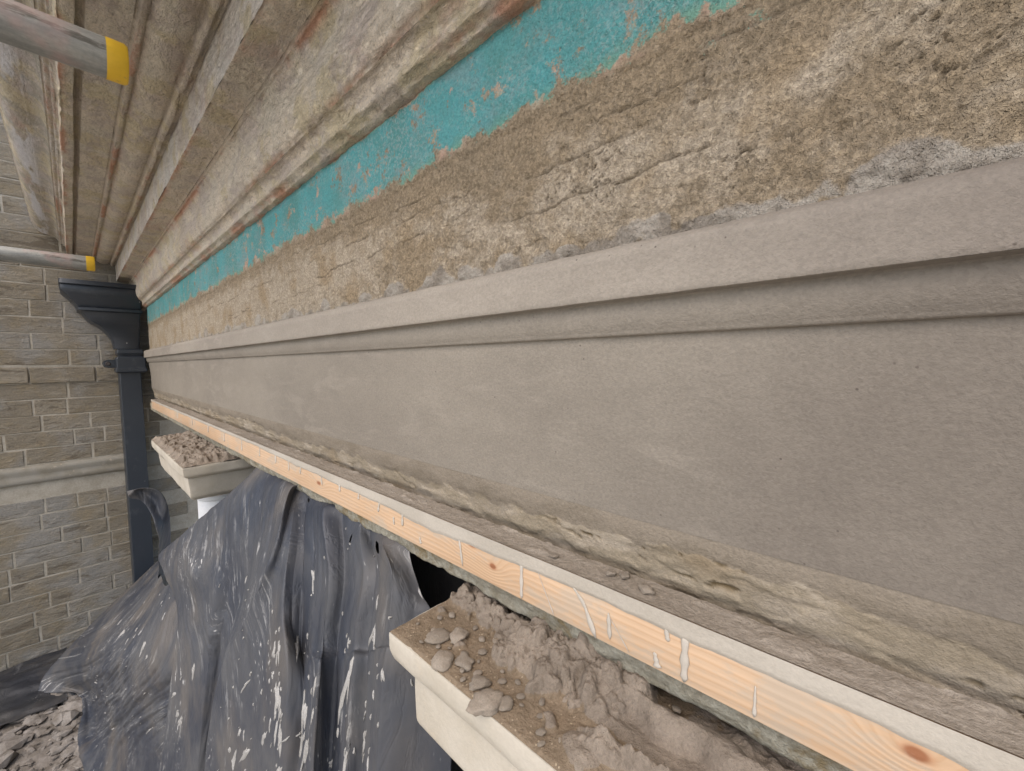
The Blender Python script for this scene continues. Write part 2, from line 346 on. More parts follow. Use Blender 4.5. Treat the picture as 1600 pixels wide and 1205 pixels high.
# ------------------------------------------------------------------ object helpers
def link(o, parent=None):
    COL.objects.link(o)
    if parent is not None: o.parent = parent
    return o
def tag(o, label, cat, group=None):
    o['label'] = label; o['category'] = cat
    if group: o['group'] = group
    return o
def empty(name, loc=(0, 0, 0), label=None, cat=None, group=None):
    o = bpy.data.objects.new(name, None); o.location = loc; o.empty_display_size = .05; link(o)
    if label: tag(o, label, cat, group)
    return o
def setp(o, parent):           # parent while keeping world coordinates of the mesh
    o.parent = parent
    if parent is not None and parent.location.length > 0: o.location = -parent.location
    return o
def mesh_obj(name, me, mat, parent=None, smooth=True):
    me.materials.append(mat)
    if smooth: me.polygons.foreach_set('use_smooth', [True] * len(me.polygons))
    o = bpy.data.objects.new(name, me); link(o); setp(o, parent); return o
def grid(name, P, mat, parent=None, attrs=None, uv=None, mask=None, closeu=False, flip=False):
    """P: (n, m, 3) points -> smooth sheet; attrs name->(n,m); mask faces (n-1,m-1) bool to keep"""
    n, m, _ = P.shape
    idx = np.arange(n * m).reshape(n, m)
    q = np.stack([idx[:-1, :-1], idx[1:, :-1], idx[1:, 1:], idx[:-1, 1:]], -1)
    if closeu: q = np.concatenate([q, np.stack([idx[-1, :-1], idx[0, :-1], idx[0, 1:], idx[-1, 1:]], -1)[None]], 0)
    q = q[mask] if mask is not None else q.reshape(-1, 4)
    if flip: q = q[:, ::-1]
    used, inv = np.unique(q.ravel(), return_inverse=True)
    V = P.reshape(-1, 3)[used]; F = inv.reshape(-1, 4)
    me = bpy.data.meshes.new(name)
    me.vertices.add(len(V)); me.vertices.foreach_set('co', V.astype(np.float32).ravel())
    me.loops.add(F.size); me.loops.foreach_set('vertex_index', F.astype(np.int32).ravel())
    me.polygons.add(len(F)); me.polygons.foreach_set('loop_start', np.arange(0, F.size, 4, dtype=np.int32))
    me.polygons.foreach_set('loop_total', np.full(len(F), 4, dtype=np.int32))
    me.update(calc_edges=True)
    for k, a in (attrs or {}).items():
        at = me.attributes.new(k, 'FLOAT', 'POINT'); at.data.foreach_set('value', np.asarray(a, np.float32).ravel()[used])
    if uv is not None:
        l = me.uv_layers.new(name='UVMap'); l.data.foreach_set('uv', uv.reshape(-1, 2)[used][F.ravel()].astype(np.float32).ravel())
    me.validate()
    return mesh_obj(name, me, mat, parent)
def bm_obj(name, bm, mat, parent=None, smooth=True, autos=None):
    me = bpy.data.meshes.new(name); bmesh.ops.recalc_face_normals(bm, faces=bm.faces); bm.to_mesh(me); bm.free()
    o = mesh_obj(name, me, mat, parent, smooth)
    if autos and smooth:
        try: me.set_sharp_from_angle(angle=math.radians(autos))
        except Exception: pass
    return o
def loft_box(name, rings, mat, parent=None, bev=.004, seg=2, cuts=0, nz=0.0, nsc=40, autos=40):
    """rings: list of (x0,x1,y0,y1,z) from top to bottom -> closed solid with bevelled edges"""
    bm = bmesh.new(); R_ = []
    for (x0, x1, y0, y1, z) in rings: R_.append([bm.verts.new(p) for p in ((x0, y0, z), (x1, y0, z), (x1, y1, z), (x0, y1, z))])
    bm.faces.new(R_[0]); bm.faces.new(R_[-1][::-1])
    for a, b in zip(R_[:-1], R_[1:]):
        for i in range(4): bm.faces.new((a[i], b[i], b[(i + 1) % 4], a[(i + 1) % 4]))
    bmesh.ops.recalc_face_normals(bm, faces=bm.faces)
    if bev > 0: bmesh.ops.bevel(bm, geom=list(bm.edges), offset=bev, segments=seg, affect='EDGES', profile=.6, clamp_overlap=True)
    if cuts:
        for _ in range(cuts):
            es = [e for e in bm.edges if e.calc_length() > .006]
            bmesh.ops.subdivide_edges(bm, edges=es, cuts=1, use_grid_fill=True)
        bm.normal_update()
        for v in bm.verts:
            k = mnoise.fractal(v.co * nsc, 1.0, 2.0, 4) * nz + mnoise.fractal(v.co * nsc * .2, 1.0, 2.0, 2) * nz * 1.5
            v.co += v.normal * k
    return bm_obj(name, bm, mat, parent, True, autos)
def tube_path(bm, pts, rad, seg=8, flat=None):
    """pts list of Vector, rad list; flat: (axis vector, factor) squashes the section"""
    rings = []
    for i, p in enumerate(pts):
        d = (pts[min(i + 1, len(pts) - 1)] - pts[max(i - 1, 0)]).normalized()
        a = d.cross(Vector((0, 1, 0))); a = a.normalized() if a.length > 1e-4 else Vector((1, 0, 0)); b = d.cross(a).normalized()
        ring = []
        for k in range(seg):
            an = 2 * math.pi * k / seg; o_ = a * math.cos(an) * rad[i] + b * math.sin(an) * rad[i]
            if flat: o_ -= flat[0] * o_.dot(flat[0]) * (1 - flat[1])
            ring.append(bm.verts.new(p + o_))
        rings.append(ring)
    for r0, r1 in zip(rings[:-1], rings[1:]):
        for k in range(seg): bm.faces.new((r0[k], r0[(k + 1) % seg], r1[(k + 1) % seg], r1[k]))
    bm.faces.new(rings[0][::-1]); bm.faces.new(rings[-1])

# ================================================================== GROUND
bm = bmesh.new(); bmesh.ops.create_grid(bm, x_segments=2, y_segments=2, size=400, matrix=Matrix.Translation((0, 0, -1.46)))
g = bm_obj('ground', bm, M_ground); g['kind'] = 'structure'

# ================================================================== ENTABLATURE (one building front)
ENT = empty('building_entablature', (0, 0, 0), 'stone entablature under repair with rough render, teal painted band and fresh grey mouldings', 'entablature')
XE = -2.79; XN = 1.0
# --- old rough render and teal band
X = xs(XE, XN, .0046); Zr = np.linspace(.072, .2965, 190)
XX, ZZ = np.meshgrid(X, Zr, indexing='ij')
z_teal = .2030 + .004 * fbm(XX * 5, ZZ * 0 + 2, 3, 5) + .006 * fbm(XX * 30, ZZ * 30, 4, 8, .65)
teal = sst(-.026, .026, ZZ - z_teal)
fl = np.exp(-((XX + .07) / .06) ** 2 - ((ZZ - .188) / .020) ** 2) * (.75 + .5 * fbm(XX * 30, ZZ * 40, 3, 63)) * .74 + np.exp(-((XX + .02) / .06) ** 2 - ((ZZ - .215) / .015) ** 2) * .1
teal = np.clip(np.maximum(teal, fl), 0, 1)
peach = sst(.290, .301, ZZ + .007 * fbm(XX * 14, ZZ * 14, 4, 77)); teal *= 1 - peach
v = fbm(XX * 7, ZZ * 16, 4, 21)
midm = np.exp(-((ZZ - .135 - .012 * fbm(XX * 3, XX * 0, 2, 4)) / .035) ** 2)
crust = np.clip(.15 + .75 * midm * sst(-.25, .35, v + .2) + .75 * sst(-.35, -.9, XX) + .25 * sst(.12, .085, ZZ), 0, 1)
crust *= 1 - .75 * sst(.165, .2, ZZ)
# long wandering cracks following the bed, and short open tears
cr = np.zeros_like(XX)
for k, (z0, sl, am, wd, x0, x1) in enumerate([(.186, .0, .010, .0006, -1.6, -.22), (.168, .01, .010, .0007, -1.9, -.30), (.150, .05, .014, .0008, -1.3, -.10), (.137, -.03, .016, .0008, -.75, .2), (.160, .06, .014, .0007, -.42, .3), (.120, .0, .013, .0007, -1.4, -.5), (.195, -.02, .008, .0009, -.33, .1)]):
    zc = z0 + sl * (XX + .4) + am * fbm(XX * 4.5, XX * 0 + k, 4, 30 + k) + .0035 * fbm(XX * 40, XX * 0 + k, 4, 35 + k, .65)
    on = sst(x0, x0 + .1, XX) * (1 - sst(x1 - .1, x1, XX)) * sst(-.12, .2, fbm(XX * 9, XX * 0 + 3 * k, 3, 60 + k))
    cr = np.maximum(cr, np.exp(-((ZZ - zc) / wd) ** 2) * on)
tear = sst(.76, .86, ridge(XX * 44 + 1.2 * pn(XX * 90, ZZ * 90, 3), ZZ * 90 + 1.0 * pn(XX * 70, ZZ * 70, 5), 4, 14)) * sst(.12, .5, fbm(XX * 18, ZZ * 26, 3, 44)) * sst(.205, .185, ZZ) * sst(.088, .10, ZZ) * sst(-.75, -.1, XX)
pit = np.clip(np.maximum(cr * .9, tear * .8), 0, 1)
hs = .002 + .016 * np.clip(fbm(XX * 13, XX * 0 + 5, 2, 91) * 1.6 + .25, 0, 1.2) * sst(-2.6, -1.2, XX) + .005 * np.abs(fbm(XX * 45, XX * 0 + 1, 2, 15)) + .004 * sst(-.15, .05, XX)
smear = sst(.007, -.004, ZZ - (.0785 + hs) + .004 * fbm(XX * 60, ZZ * 60, 4, 18)) * sst(-.5, .3, fbm(XX * 24, ZZ * 34, 4, 17) + .3)
for (dx, dz, rx, rz) in [(-.124, .0900, .0085, .0085), (-.268, .0895, .0120, .0085), (-.327, .0885, .0110, .0080), (-.200, .0850, .0110, .0060), (-.375, .0860, .0130, .0070), (-.45, .0880, .0120, .0090), (-.53, .0860, .0150, .0080), (-.66, .0900, .0120, .0110), (-.80, .0880, .0220, .0100), (-1.0, .0900, .0200, .0140), (-1.25, .0880, .0300, .0120), (-1.5, .0900, .0300, .0160), (-.095, .0830, .014, .006)]:
    smear = np.maximum(smear, sst(1.35, .75, np.hypot((XX - dx) / rx, (ZZ - dz) / rz) + .25 * fbm(XX * 70, ZZ * 70, 3, 47)))
coarse = fbm(XX * 90, ZZ * 90, 4, 2); med = fbm(XX * 22, ZZ * 30, 4, 6)
Yd =   .0075 - .0009 * med - .0014 * coarse * (1 - .7 * teal) - .0007 * fbm(XX * 260, ZZ * 260, 2, 29) - .0008 * sst(.2, .8, crust + .35 * med + .5 * coarse) * (1 - teal) - .0018 * sst(.4, .6, teal)
Yd += .0020 * tear + .0014 * cr - .0005 * sst(.3, .7, smear)
Yd += .0013 * sst(-.1, .5, fbm(XX * 44, ZZ * 60, 4, 19)) * sst(-.9, -.1, XX) * sst(.2, .17, ZZ)
P = np.stack([XX, Yd, ZZ], -1)
at = dict(crust=crust, smear=smear, teal=teal, pit=pit, peach=peach)
tm = (teal[:-1, :-1] + teal[1:, 1:]) * .5 > .42
rw = grid('rough_render', P, M_rough, ENT, at, mask=~tm); rw['label'] = 'coarse brown render with cracks and pale crust'
tb = grid('painted_band', P, M_rough, ENT, at, mask=tm); tb['label'] = 'worn teal painted band under the cornice'

# --- extruded mouldings
def extrude(name, prof, x0, x1, k, mat, parent, amp=.0004, sc=25, sub=.003, edges=(), grooves=(), attrs_extra=None, seed=0, chip=0.0, smoothp=False):
    pts = [np.array(p, float) for p in prof]; out = []; eg = []; gv = []
    for i in range(len(pts) - 1):
        L = np.linalg.norm(pts[i + 1] - pts[i]); n = max(1, int(round(L / sub)))
        for j in range(n): out.append(pts[i] + (pts[i + 1] - pts[i]) * j / n)
    out.append(pts[-1]); out = np.array(out)
    X = xs(x0, x1, k)
    tg = np.gradient(out, axis=0); nn = np.stack([-tg[:, 1], tg[:, 0]], -1); nn /= np.linalg.norm(nn, axis=1)[:, None] + 1e-9
    s = np.concatenate([[0], np.cumsum(np.linalg.norm(np.diff(out, axis=0), axis=1))])
    XX, SS = np.meshgrid(X, s, indexing='ij')
    h = amp * fbm(XX * sc, SS * sc, 4, seed) + amp * 1.2 * fbm(XX * sc * .15, SS * sc * .4, 2, seed + 7)
    E = np.zeros_like(XX); G = np.zeros_like(XX)
    for (ey, ez) in edges: E = np.maximum(E, np.exp(-(np.hypot(out[:, 0] - ey, out[:, 1] - ez)[None, :] / .007) ** 2))
    for (ey, ez) in grooves: G = np.maximum(G, np.exp(-(np.hypot(out[:, 0] - ey, out[:, 1] - ez)[None, :] / .0035) ** 2))
    if chip: h = h - chip * E * sst(.1, .5, fbm(XX * 18, SS * 18, 3, seed + 3))
    P = np.stack([XX, out[None, :, 0] + nn[None, :, 0] * h, out[None, :, 1] + nn[None, :, 1] * h], -1)
    a = dict(edge=E, groove=G)
    if attrs_extra: a.update(attrs_extra(XX, SS / s[-1]))
    o = grid(name, P, mat, parent, a); 
    return o
def arc(p0, p1, bulge, n=10):
    p0 = np.array(p0); p1 = np.array(p1); d = p1 - p0; nrm = np.array([-d[1], d[0]])
    return [tuple(p0 + d * t + nrm * bulge * 4 * t * (1 - t)) for t in np.linspace(0, 1, n + 1)]
# fresh run moulding below the rough render: band, cavetto and fillet
band = [(.012, .0800), (.004, .0790), (-.008, .0775), (-.0135, .0740), (-.0160, .0690), (-.0162, .0420), (-.0155, .0405)]
cav = [(-.0155, .0405), (-.0135, .0400)] + arc((-.0070, .0398), (-.0042, .0185), -.10, 8) + [(-.0040, .0172), (-.0030, .0164), (.0005, .0160), (.004, .0160)]
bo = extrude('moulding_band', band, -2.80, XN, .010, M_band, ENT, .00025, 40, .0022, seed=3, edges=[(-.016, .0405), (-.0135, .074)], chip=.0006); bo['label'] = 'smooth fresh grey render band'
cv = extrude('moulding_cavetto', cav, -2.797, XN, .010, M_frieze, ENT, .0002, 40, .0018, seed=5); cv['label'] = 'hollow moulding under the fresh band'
# frieze
X = xs(XE, XN, .010); Z = np.linspace(.0175, -.1145, 54); XX, ZZ = np.meshgrid(X, Z, indexing='ij')
Yf = .0004 * fbm(XX * 4, ZZ * 6, 3, 40) + .0003 * fbm(XX * 30, ZZ * 30, 3, 41) + .010 * sst(-2.5, -2.79, XX) * sst(.02, -.06, ZZ) * .5
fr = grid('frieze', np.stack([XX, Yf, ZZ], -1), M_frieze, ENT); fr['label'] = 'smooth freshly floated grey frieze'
# weathered strip between frieze and batten
X = xs(XE, XN, .0055); Z = np.linspace(-.1138, -.163, 42); XX, ZZ = np.meshgrid(X, Z, indexing='ij')
zb = -.1335 + .008 * fbm(XX * 6, XX * 0, 3, 50) + .007 * fbm(XX * 40, ZZ * 40, 3, 51)
old = sst(.004, -.004, ZZ - zb)
lm = sst(-.05, .15, fbm(XX * 16, ZZ * 34, 4, 52) + .05)            # surviving crust
tr = sst(.76, .88, ridge(XX * 24 + .7 * pn(XX * 50, ZZ * 50, 9), ZZ * 60, 3, 53)) * sst(.0, .4, fbm(XX * 12, ZZ * 18, 3, 54)) * old
base = .0004 + .0045 * sst(-.115, -.148, ZZ)
Yw = base + old * (.0010 - .0014 * lm) - .0008 * fbm(XX * 60, ZZ * 70, 4, 55) * (.3 + old) + .0028 * tr + .003 * sst(-.149, -.160, ZZ) + .0065 * sst(-2.3, -2.79, XX)
grid('weathered_strip', np.stack([XX, Yw, ZZ], -1), M_weather, ENT, dict(old=old * (.55 + .45 * lm), pit=np.clip(tr, 0, 1)))['label'] = 'crumbling pale strip at the foot of the frieze'
# lintel stone showing under the batten
X = xs(-2.62, XN, .006); rows = []
XX, TT = np.meshgrid(X, np.linspace(0, 1, 40), indexing='ij')
zb = -.2165 + .0035 * fbm(XX * 14, XX * 0 + 2, 4, 70) + .0015 * np.abs(fbm(XX * 60, XX * 0, 2, 71))
f = np.clip(TT / .5, 0, 1); u = np.clip((TT - .5) / .5, 0, 1)
Zl = -.176 + (zb + .176) * f + .0010 * u - .004 * u * 0
Yl = -.0215 + .0065 * f ** 2 * 0 + .0025 * fbm(XX * 40, f * 4, 4, 72) + u * .16 + .004 * (f ** 4)
Zl = Zl + .0014 * fbm(XX * 60, u * 10, 3, 73) * (u > 0)
grid('lintel', np.stack([XX, Yl, Zl], -1), M_lintel, ENT)['label'] = 'rough lichened stone edge under the timber batten'
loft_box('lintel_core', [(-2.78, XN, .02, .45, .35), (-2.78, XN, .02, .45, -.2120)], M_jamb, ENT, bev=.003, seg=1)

# --- cornice: bed mouldings, pale fascia, ogee, soffit, crown
Yc = lambda yy: yy - .27          # distance in front of the camera line -> world y
def pr(l): return [(Yc(a), b) for a, b in l]
XC = -2.948; XCN = 1.0; KC = .0075
bead = pr([(.283, .2930), (.272, .2925), (.266, .2935), (.2635, .2975), (.2600, .3000), (.2560, .3020)] + arc((.2555, .3035), (.2495, .3230), -.22, 6) + [(.2490, .3245), (.2455, .3260)])
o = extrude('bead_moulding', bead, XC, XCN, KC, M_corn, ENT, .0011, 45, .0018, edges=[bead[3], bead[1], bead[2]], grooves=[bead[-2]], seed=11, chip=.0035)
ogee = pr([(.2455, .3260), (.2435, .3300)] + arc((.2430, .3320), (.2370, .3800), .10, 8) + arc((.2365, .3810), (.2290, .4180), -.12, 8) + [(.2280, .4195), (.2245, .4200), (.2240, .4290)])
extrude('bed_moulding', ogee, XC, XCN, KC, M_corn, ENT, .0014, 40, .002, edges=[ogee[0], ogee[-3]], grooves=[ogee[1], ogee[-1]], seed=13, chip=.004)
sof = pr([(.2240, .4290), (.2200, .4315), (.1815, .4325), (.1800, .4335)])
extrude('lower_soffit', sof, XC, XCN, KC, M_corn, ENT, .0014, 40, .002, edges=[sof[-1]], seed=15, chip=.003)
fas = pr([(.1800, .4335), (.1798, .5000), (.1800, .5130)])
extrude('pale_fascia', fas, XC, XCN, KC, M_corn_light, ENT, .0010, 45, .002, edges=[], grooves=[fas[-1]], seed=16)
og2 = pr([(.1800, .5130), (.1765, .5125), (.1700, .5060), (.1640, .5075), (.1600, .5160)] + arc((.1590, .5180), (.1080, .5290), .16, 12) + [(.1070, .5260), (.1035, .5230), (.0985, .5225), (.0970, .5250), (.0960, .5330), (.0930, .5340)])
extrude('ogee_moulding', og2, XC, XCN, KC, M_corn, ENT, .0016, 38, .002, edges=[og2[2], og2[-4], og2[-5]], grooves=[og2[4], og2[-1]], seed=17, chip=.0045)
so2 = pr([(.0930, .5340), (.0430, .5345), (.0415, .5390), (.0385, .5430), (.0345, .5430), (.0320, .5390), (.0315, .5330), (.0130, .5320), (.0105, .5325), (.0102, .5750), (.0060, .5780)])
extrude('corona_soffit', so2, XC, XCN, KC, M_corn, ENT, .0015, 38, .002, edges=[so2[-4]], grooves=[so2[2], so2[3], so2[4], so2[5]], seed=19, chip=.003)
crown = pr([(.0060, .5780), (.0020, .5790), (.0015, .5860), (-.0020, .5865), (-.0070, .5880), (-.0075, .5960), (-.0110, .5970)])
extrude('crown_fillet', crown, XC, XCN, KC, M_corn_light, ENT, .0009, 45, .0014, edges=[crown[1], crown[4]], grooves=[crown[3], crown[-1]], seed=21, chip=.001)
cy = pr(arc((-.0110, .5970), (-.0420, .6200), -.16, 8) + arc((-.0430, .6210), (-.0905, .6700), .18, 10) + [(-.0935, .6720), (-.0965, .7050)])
extrude('cyma_moulding', cy, XC, XCN, KC, M_cyma, ENT, .0008, 26, .003, seed=23, attrs_extra=lambda x, s: dict(streak=np.exp(-((s - .38) / .16) ** 2)))  # streak: where along the curve the painted highlight sits
loft_box('cornice_top', [(-2.945, XCN, -.360, .45, .735), (-2.945, XCN, -.3645, .45, .700)], M_corn, ENT, bev=.004, seg=1)
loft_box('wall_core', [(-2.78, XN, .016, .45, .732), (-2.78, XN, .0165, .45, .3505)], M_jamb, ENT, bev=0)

# ================================================================== END WALL OF BRICKS
XW = -2.955
BW = empty('brick_wall', (XW, 0, -1.46), 'old weathered buff brick wall at the far end, behind the black downpipe', 'wall')
loft_box('mortar_backing', [(XW - .22, XW - .0009, -1.45, .55, 2.2), (XW - .22, XW - .0009, -1.45, .55, -1.459)], M_joint, BW, bev=0)
def brick_mesh(L, H, seed):
    rs = random.Random(seed); bm = bmesh.new()
    ny, nz_ = (4 if L > .15 else 2), 2
    D = .03; vs = []
    b = .0028
    ysl = [-L / 2, -L / 2 + b] + [(-L / 2 + L * i / ny) for i in range(1, ny)] + [L / 2 - b, L / 2]
    zsl = [-H / 2, -H / 2 + b, 0, H / 2 - b, H / 2]
    for i, y in enumerate(ysl):
        row = []
        for j, z in enumerate(zsl):
            e = (i in (0, len(ysl) - 1)) or (j in (0, len(zsl) - 1))
            x = -.0036 if e else rs.uniform(-.0014, .0014)
            row.append(bm.verts.new((x, y + rs.uniform(-.0008, .0008), z + rs.uniform(-.0009, .0009))))
        vs.append(row)
    for i in range(len(ysl) - 1):
        for j in range(len(zsl) - 1): bm.faces.new((vs[i][j], vs[i + 1][j], vs[i + 1][j + 1], vs[i][j + 1]))
    me = bpy.data.meshes.new('brick'); bmesh.ops.recalc_face_normals(bm, faces=bm.faces)
    if sum((f_.normal.x for f_ in bm.faces)) < 0: bmesh.ops.reverse_faces(bm, faces=bm.faces)
    bm.to_mesh(me); bm.free(); me.materials.append(M_brick)
    return me
CH = .0765; JH = .0034
longs = [brick_mesh(.2145, CH - JH, i) for i in range(6)]; meds = [brick_mesh(.1548, CH - JH, 40 + i) for i in range(4)]; shorts = [brick_mesh(.1030, CH - JH, 20 + i) for i in range(5)]
SC = (-.548, -.462)            # string course
zc = -1.425; course = 0; rb = random.Random(5)
while zc < 1.30:
    if SC[0] - CH * .55 < zc < SC[1] + CH * .45:
        zc = SC[1] + CH / 2 + .003; course += 1; continue
    y = (.15 if zc < .75 else -.25) - (.11 if course % 2 else 0) + rb.uniform(-.012, .012); k = course
    while y > -1.25:
        L, pool = (.218, longs) if rb.random() < .55 else (.106, shorts) if rb.random() < .6 else (.158, meds)
        yc = y - L / 2
        o = bpy.data.objects.new('brick', rb.choice(pool)); link(o, BW)
        o.location = (rb.uniform(.0010, .0022) + (.008 if -.065 < zc < .02 else 0), yc, zc + 1.46 + rb.uniform(-.0015, .0015)); o.rotation_euler = (rb.uniform(-.006, .006), 0, rb.uniform(-.008, .008))
        y -= L + rb.uniform(.000, .004); k += 1
    zc += CH; course += 1
    if abs(zc - .02) < CH * .5: zc += .006
ys_ = np.linspace(-1.4, .5, 150); prof = np.array([(-.004, -.462), (.004, -.465), (.012, -.472), (.014, -.485), (.010, -.500), (.009, -.508), (.013, -.518), (.0145, -.532), (.010, -.543), (-.004, -.548)])
YY, KK = np.meshgrid(ys_, np.arange(len(prof)), indexing='ij')
grid('string_course', np.stack([XW + prof[KK, 0] + .002 * fbm(YY * 9, KK * .4, 4, 80), YY, prof[KK, 1] + .002 * fbm(YY * 6, KK * .2, 3, 81)], -1), M_course, BW, flip=True)
prof = np.array([(-.004, .030), (.006, .029), (.009, .026), (.008, .021), (-.004, .019)])
YY, KK = np.meshgrid(ys_, np.arange(len(prof)), indexing='ij')

# ================================================================== RAINWATER PIPE
RP = empty('rainwater_pipe', (-2.89, -.07, -1.45), 'dark painted square downpipe with flared hopper head in the corner', 'downpipe')
q = 2.84 / 2.95
def hy(y): return -.27 + (y + .27) * q
def hz(z): return z * q
XB = -2.946
hop = [(0.4110, -0.2906, -0.0004, -2.745), (0.3900, -0.2930, -0.0010, -2.738), (0.3860, -0.2900, -0.0030, -2.750), (0.3720, -0.2905, -0.0030, -2.746), (0.3620, -0.2900, -0.0030, -2.747), (0.3485, -0.2800, -0.0035, -2.750), (0.3305, -0.2627, -0.0040, -2.757), (0.3089, -0.2493, -0.0045, -2.766), (0.2869, -0.2379, -0.0049, -2.776), (0.2835, -0.2390, -0.0020, -2.762), (0.2716, -0.2380, -0.0030, -2.762), (0.2671, -0.2240, -0.0056, -2.780), (0.2527, -0.2161, -0.0111, -2.784), (0.2321, -0.2063, -0.0119, -2.788), (0.2193, -0.1938, -0.0123, -2.792), (0.2082, -0.1765, -0.0124, -2.798), (0.1952, -0.1612, -0.0126, -2.804), (0.1803, -0.1481, -0.0129, -2.810), (0.1605, -0.1338, -0.0133, -2.818), (0.1370, -0.1218, -0.0140, -2.825), (0.1113, -0.1159, -0.0150, -2.829), (0.0886, -0.1145, -0.0159, -2.832)]
def hopper_loft(name, rows, mat, par, bv=.006, open_top=False):
    bm = bmesh.new(); rings = []
    for (z, yl, yr, xf) in rows:
        y0, y1, z_ = hy(yl), hy(yr), hz(z); c_ = min(.014, (y1 - y0) * .15) if name == 'hopper' else .004
        pts = [(XB, y0, z_), (xf - c_, y0, z_), (xf - c_ * .3, y0 + c_ * .3, z_), (xf, y0 + c_, z_), (xf, y1 - c_, z_), (xf - c_ * .3, y1 - c_ * .3, z_), (xf - c_, y1, z_), (XB, y1, z_)]
        rings.append([bm.verts.new(p) for p in pts])
    for a, b in zip(rings[:-1], rings[1:]):
        n_ = len(a)
        for i in range(n_): bm.faces.new((a[i], b[i], b[(i + 1) % n_], a[(i + 1) % n_]))
    bm.faces.new(rings[-1][::-1])
    if open_top:
        inner = []
        cx_, cy_ = (XB + rows[0][3]) / 2, (hy(rows[0][1]) + hy(rows[0][2])) / 2
        for dz, f_ in ((0, .93), (-.09, .78)):
            inner.append([bm.verts.new((cx_ + (v_.co.x - cx_) * f_, cy_ + (v_.co.y - cy_) * f_, v_.co.z + dz)) for v_ in rings[0]])
        prev = rings[0]
        for r_ in inner:
            for i in range(len(r_)): bm.faces.new((prev[i], prev[(i + 1) % len(r_)], r_[(i + 1) % len(r_)], r_[i]))
            prev = r_
        bm.faces.new(prev)
    else: bm.faces.new(rings[0])
    return bm_obj(name, bm, mat, par, name == 'hopper', 24)
hopper_loft('hopper', hop, M_pipe, RP, open_top=True)
hopper_loft('collar', [(.088, -.100, -.012, -2.830), (.084, -.106, -.006, -2.824), (.066, -.108, -.004, -2.822), (.060, -.104, -.008, -2.826), (.052, -.100, -.010, -2.830)], M_pipe, RP)
hopper_loft('socket', [(.052, -.098, -.008, -2.828), (.046, -.108, .000, -2.82), (.036, -.112, .002, -2.818), (-.010, -.112, .002, -2.818), (-.016, -.116, .006, -2.814), (-.030, -.116, .006, -2.814), (-.036, -.108, -.006, -2.822)], M_pipe, RP)
hopper_loft('pipe', [(-.034, -.103, -.018, -2.836), (-.35, -.103, -.018, -2.836), (-.8, -.103, -.018, -2.836), (-1.51, -.103, -.018, -2.836)], M_pipe, RP)
bm = bmesh.new()
lugp = [(0, .021), (-.03, .021), (-.044, .015), (-.050, 0), (-.044, -.015), (-.03, -.021), (0, -.021)]
a = [bm.verts.new((-2.905, hy(-.110) + p[0], hz(.012) + p[1])) for p in lugp]; b = [bm.verts.new((-2.880, hy(-.110) + p[0] * .93, hz(.012) + p[1] * .93)) for p in lugp]
bm.faces.new(a); bm.faces.new(b[::-1])
for i in range(len(a)): bm.faces.new((a[i], a[(i + 1) % len(a)], b[(i + 1) % len(a)], b[i]))
lug = bm_obj('fixing_lug', bm, M_pipe, RP, True, 30)
bm = bmesh.new(); bmesh.ops.create_cone(bm, cap_ends=True, segments=10, radius1=.011, radius2=.008, depth=.012, matrix=Matrix.Translation((-2.877, hy(-.110) - .030, hz(.012))) @ Matrix.Rotation(math.pi / 2, 4, 'Y'))
bo_ = bm_obj('bolt', bm, M_bolt, None, True, 30); bo_.parent = lug

# ================================================================== SCAFFOLD TUBES
def scaffold(x, z, label):
    t = empty('scaffold_tube', (x, -.216, z), label, 'scaffold tube', 'scaffold tubes under the cornice')
    def cyl(name, y0, y1, r, mat, inner=False, cap=False):
        bm = bmesh.new(); n_ = 40; rings = []
        st = [(y0, r), (y1 - .003, r), (y1, r - .002)] if cap else [(y0, r), (y1, r)]
        if cap: st += [(y1 + .0005, r - .010), (y1 + .0005, .0005)]
        else: st += [(y1, r - .004)]
        if not cap:
            m_ = 30; st = [(y0 + (y1 - y0) * i / m_, r + .0002 * math.sin(i * 2.1)) for i in range(m_ + 1)] + [(y1, r - .004)]
        for (yy, rr) in st: rings.append([bm.verts.new((rr * math.cos(2 * math.pi * i / n_), yy, rr * math.sin(2 * math.pi * i / n_))) for i in range(n_)])
        for r0, r1 in zip(rings[:-1], rings[1:]):
            for i in range(n_): bm.faces.new((r0[i], r0[(i + 1) % n_], r1[(i + 1) % n_], r1[i]))
        me = bpy.data.meshes.new(name); bmesh.ops.recalc_face_normals(bm, faces=bm.faces); bm.to_mesh(me); bm.free(); me.materials.append(mat)
        me.polygons.foreach_set('use_smooth', [True] * len(me.polygons))
        try: me.set_sharp_from_angle(angle=math.radians(40))
        except Exception: pass
        o = bpy.data.objects.new(name, me); link(o, t); return o
    cyl('tube', -1.5, 0, .02415, M_tube); cyl('end_cap', -.001, .0205, .0250, M_yellow, cap=True)
scaffold(-.79, .412, 'thick grey scaffold tube with yellow end cap, nearest the camera at top left')
scaffold(-2.07, .357, 'distant grey scaffold tube with yellow end cap, just above the hopper head')

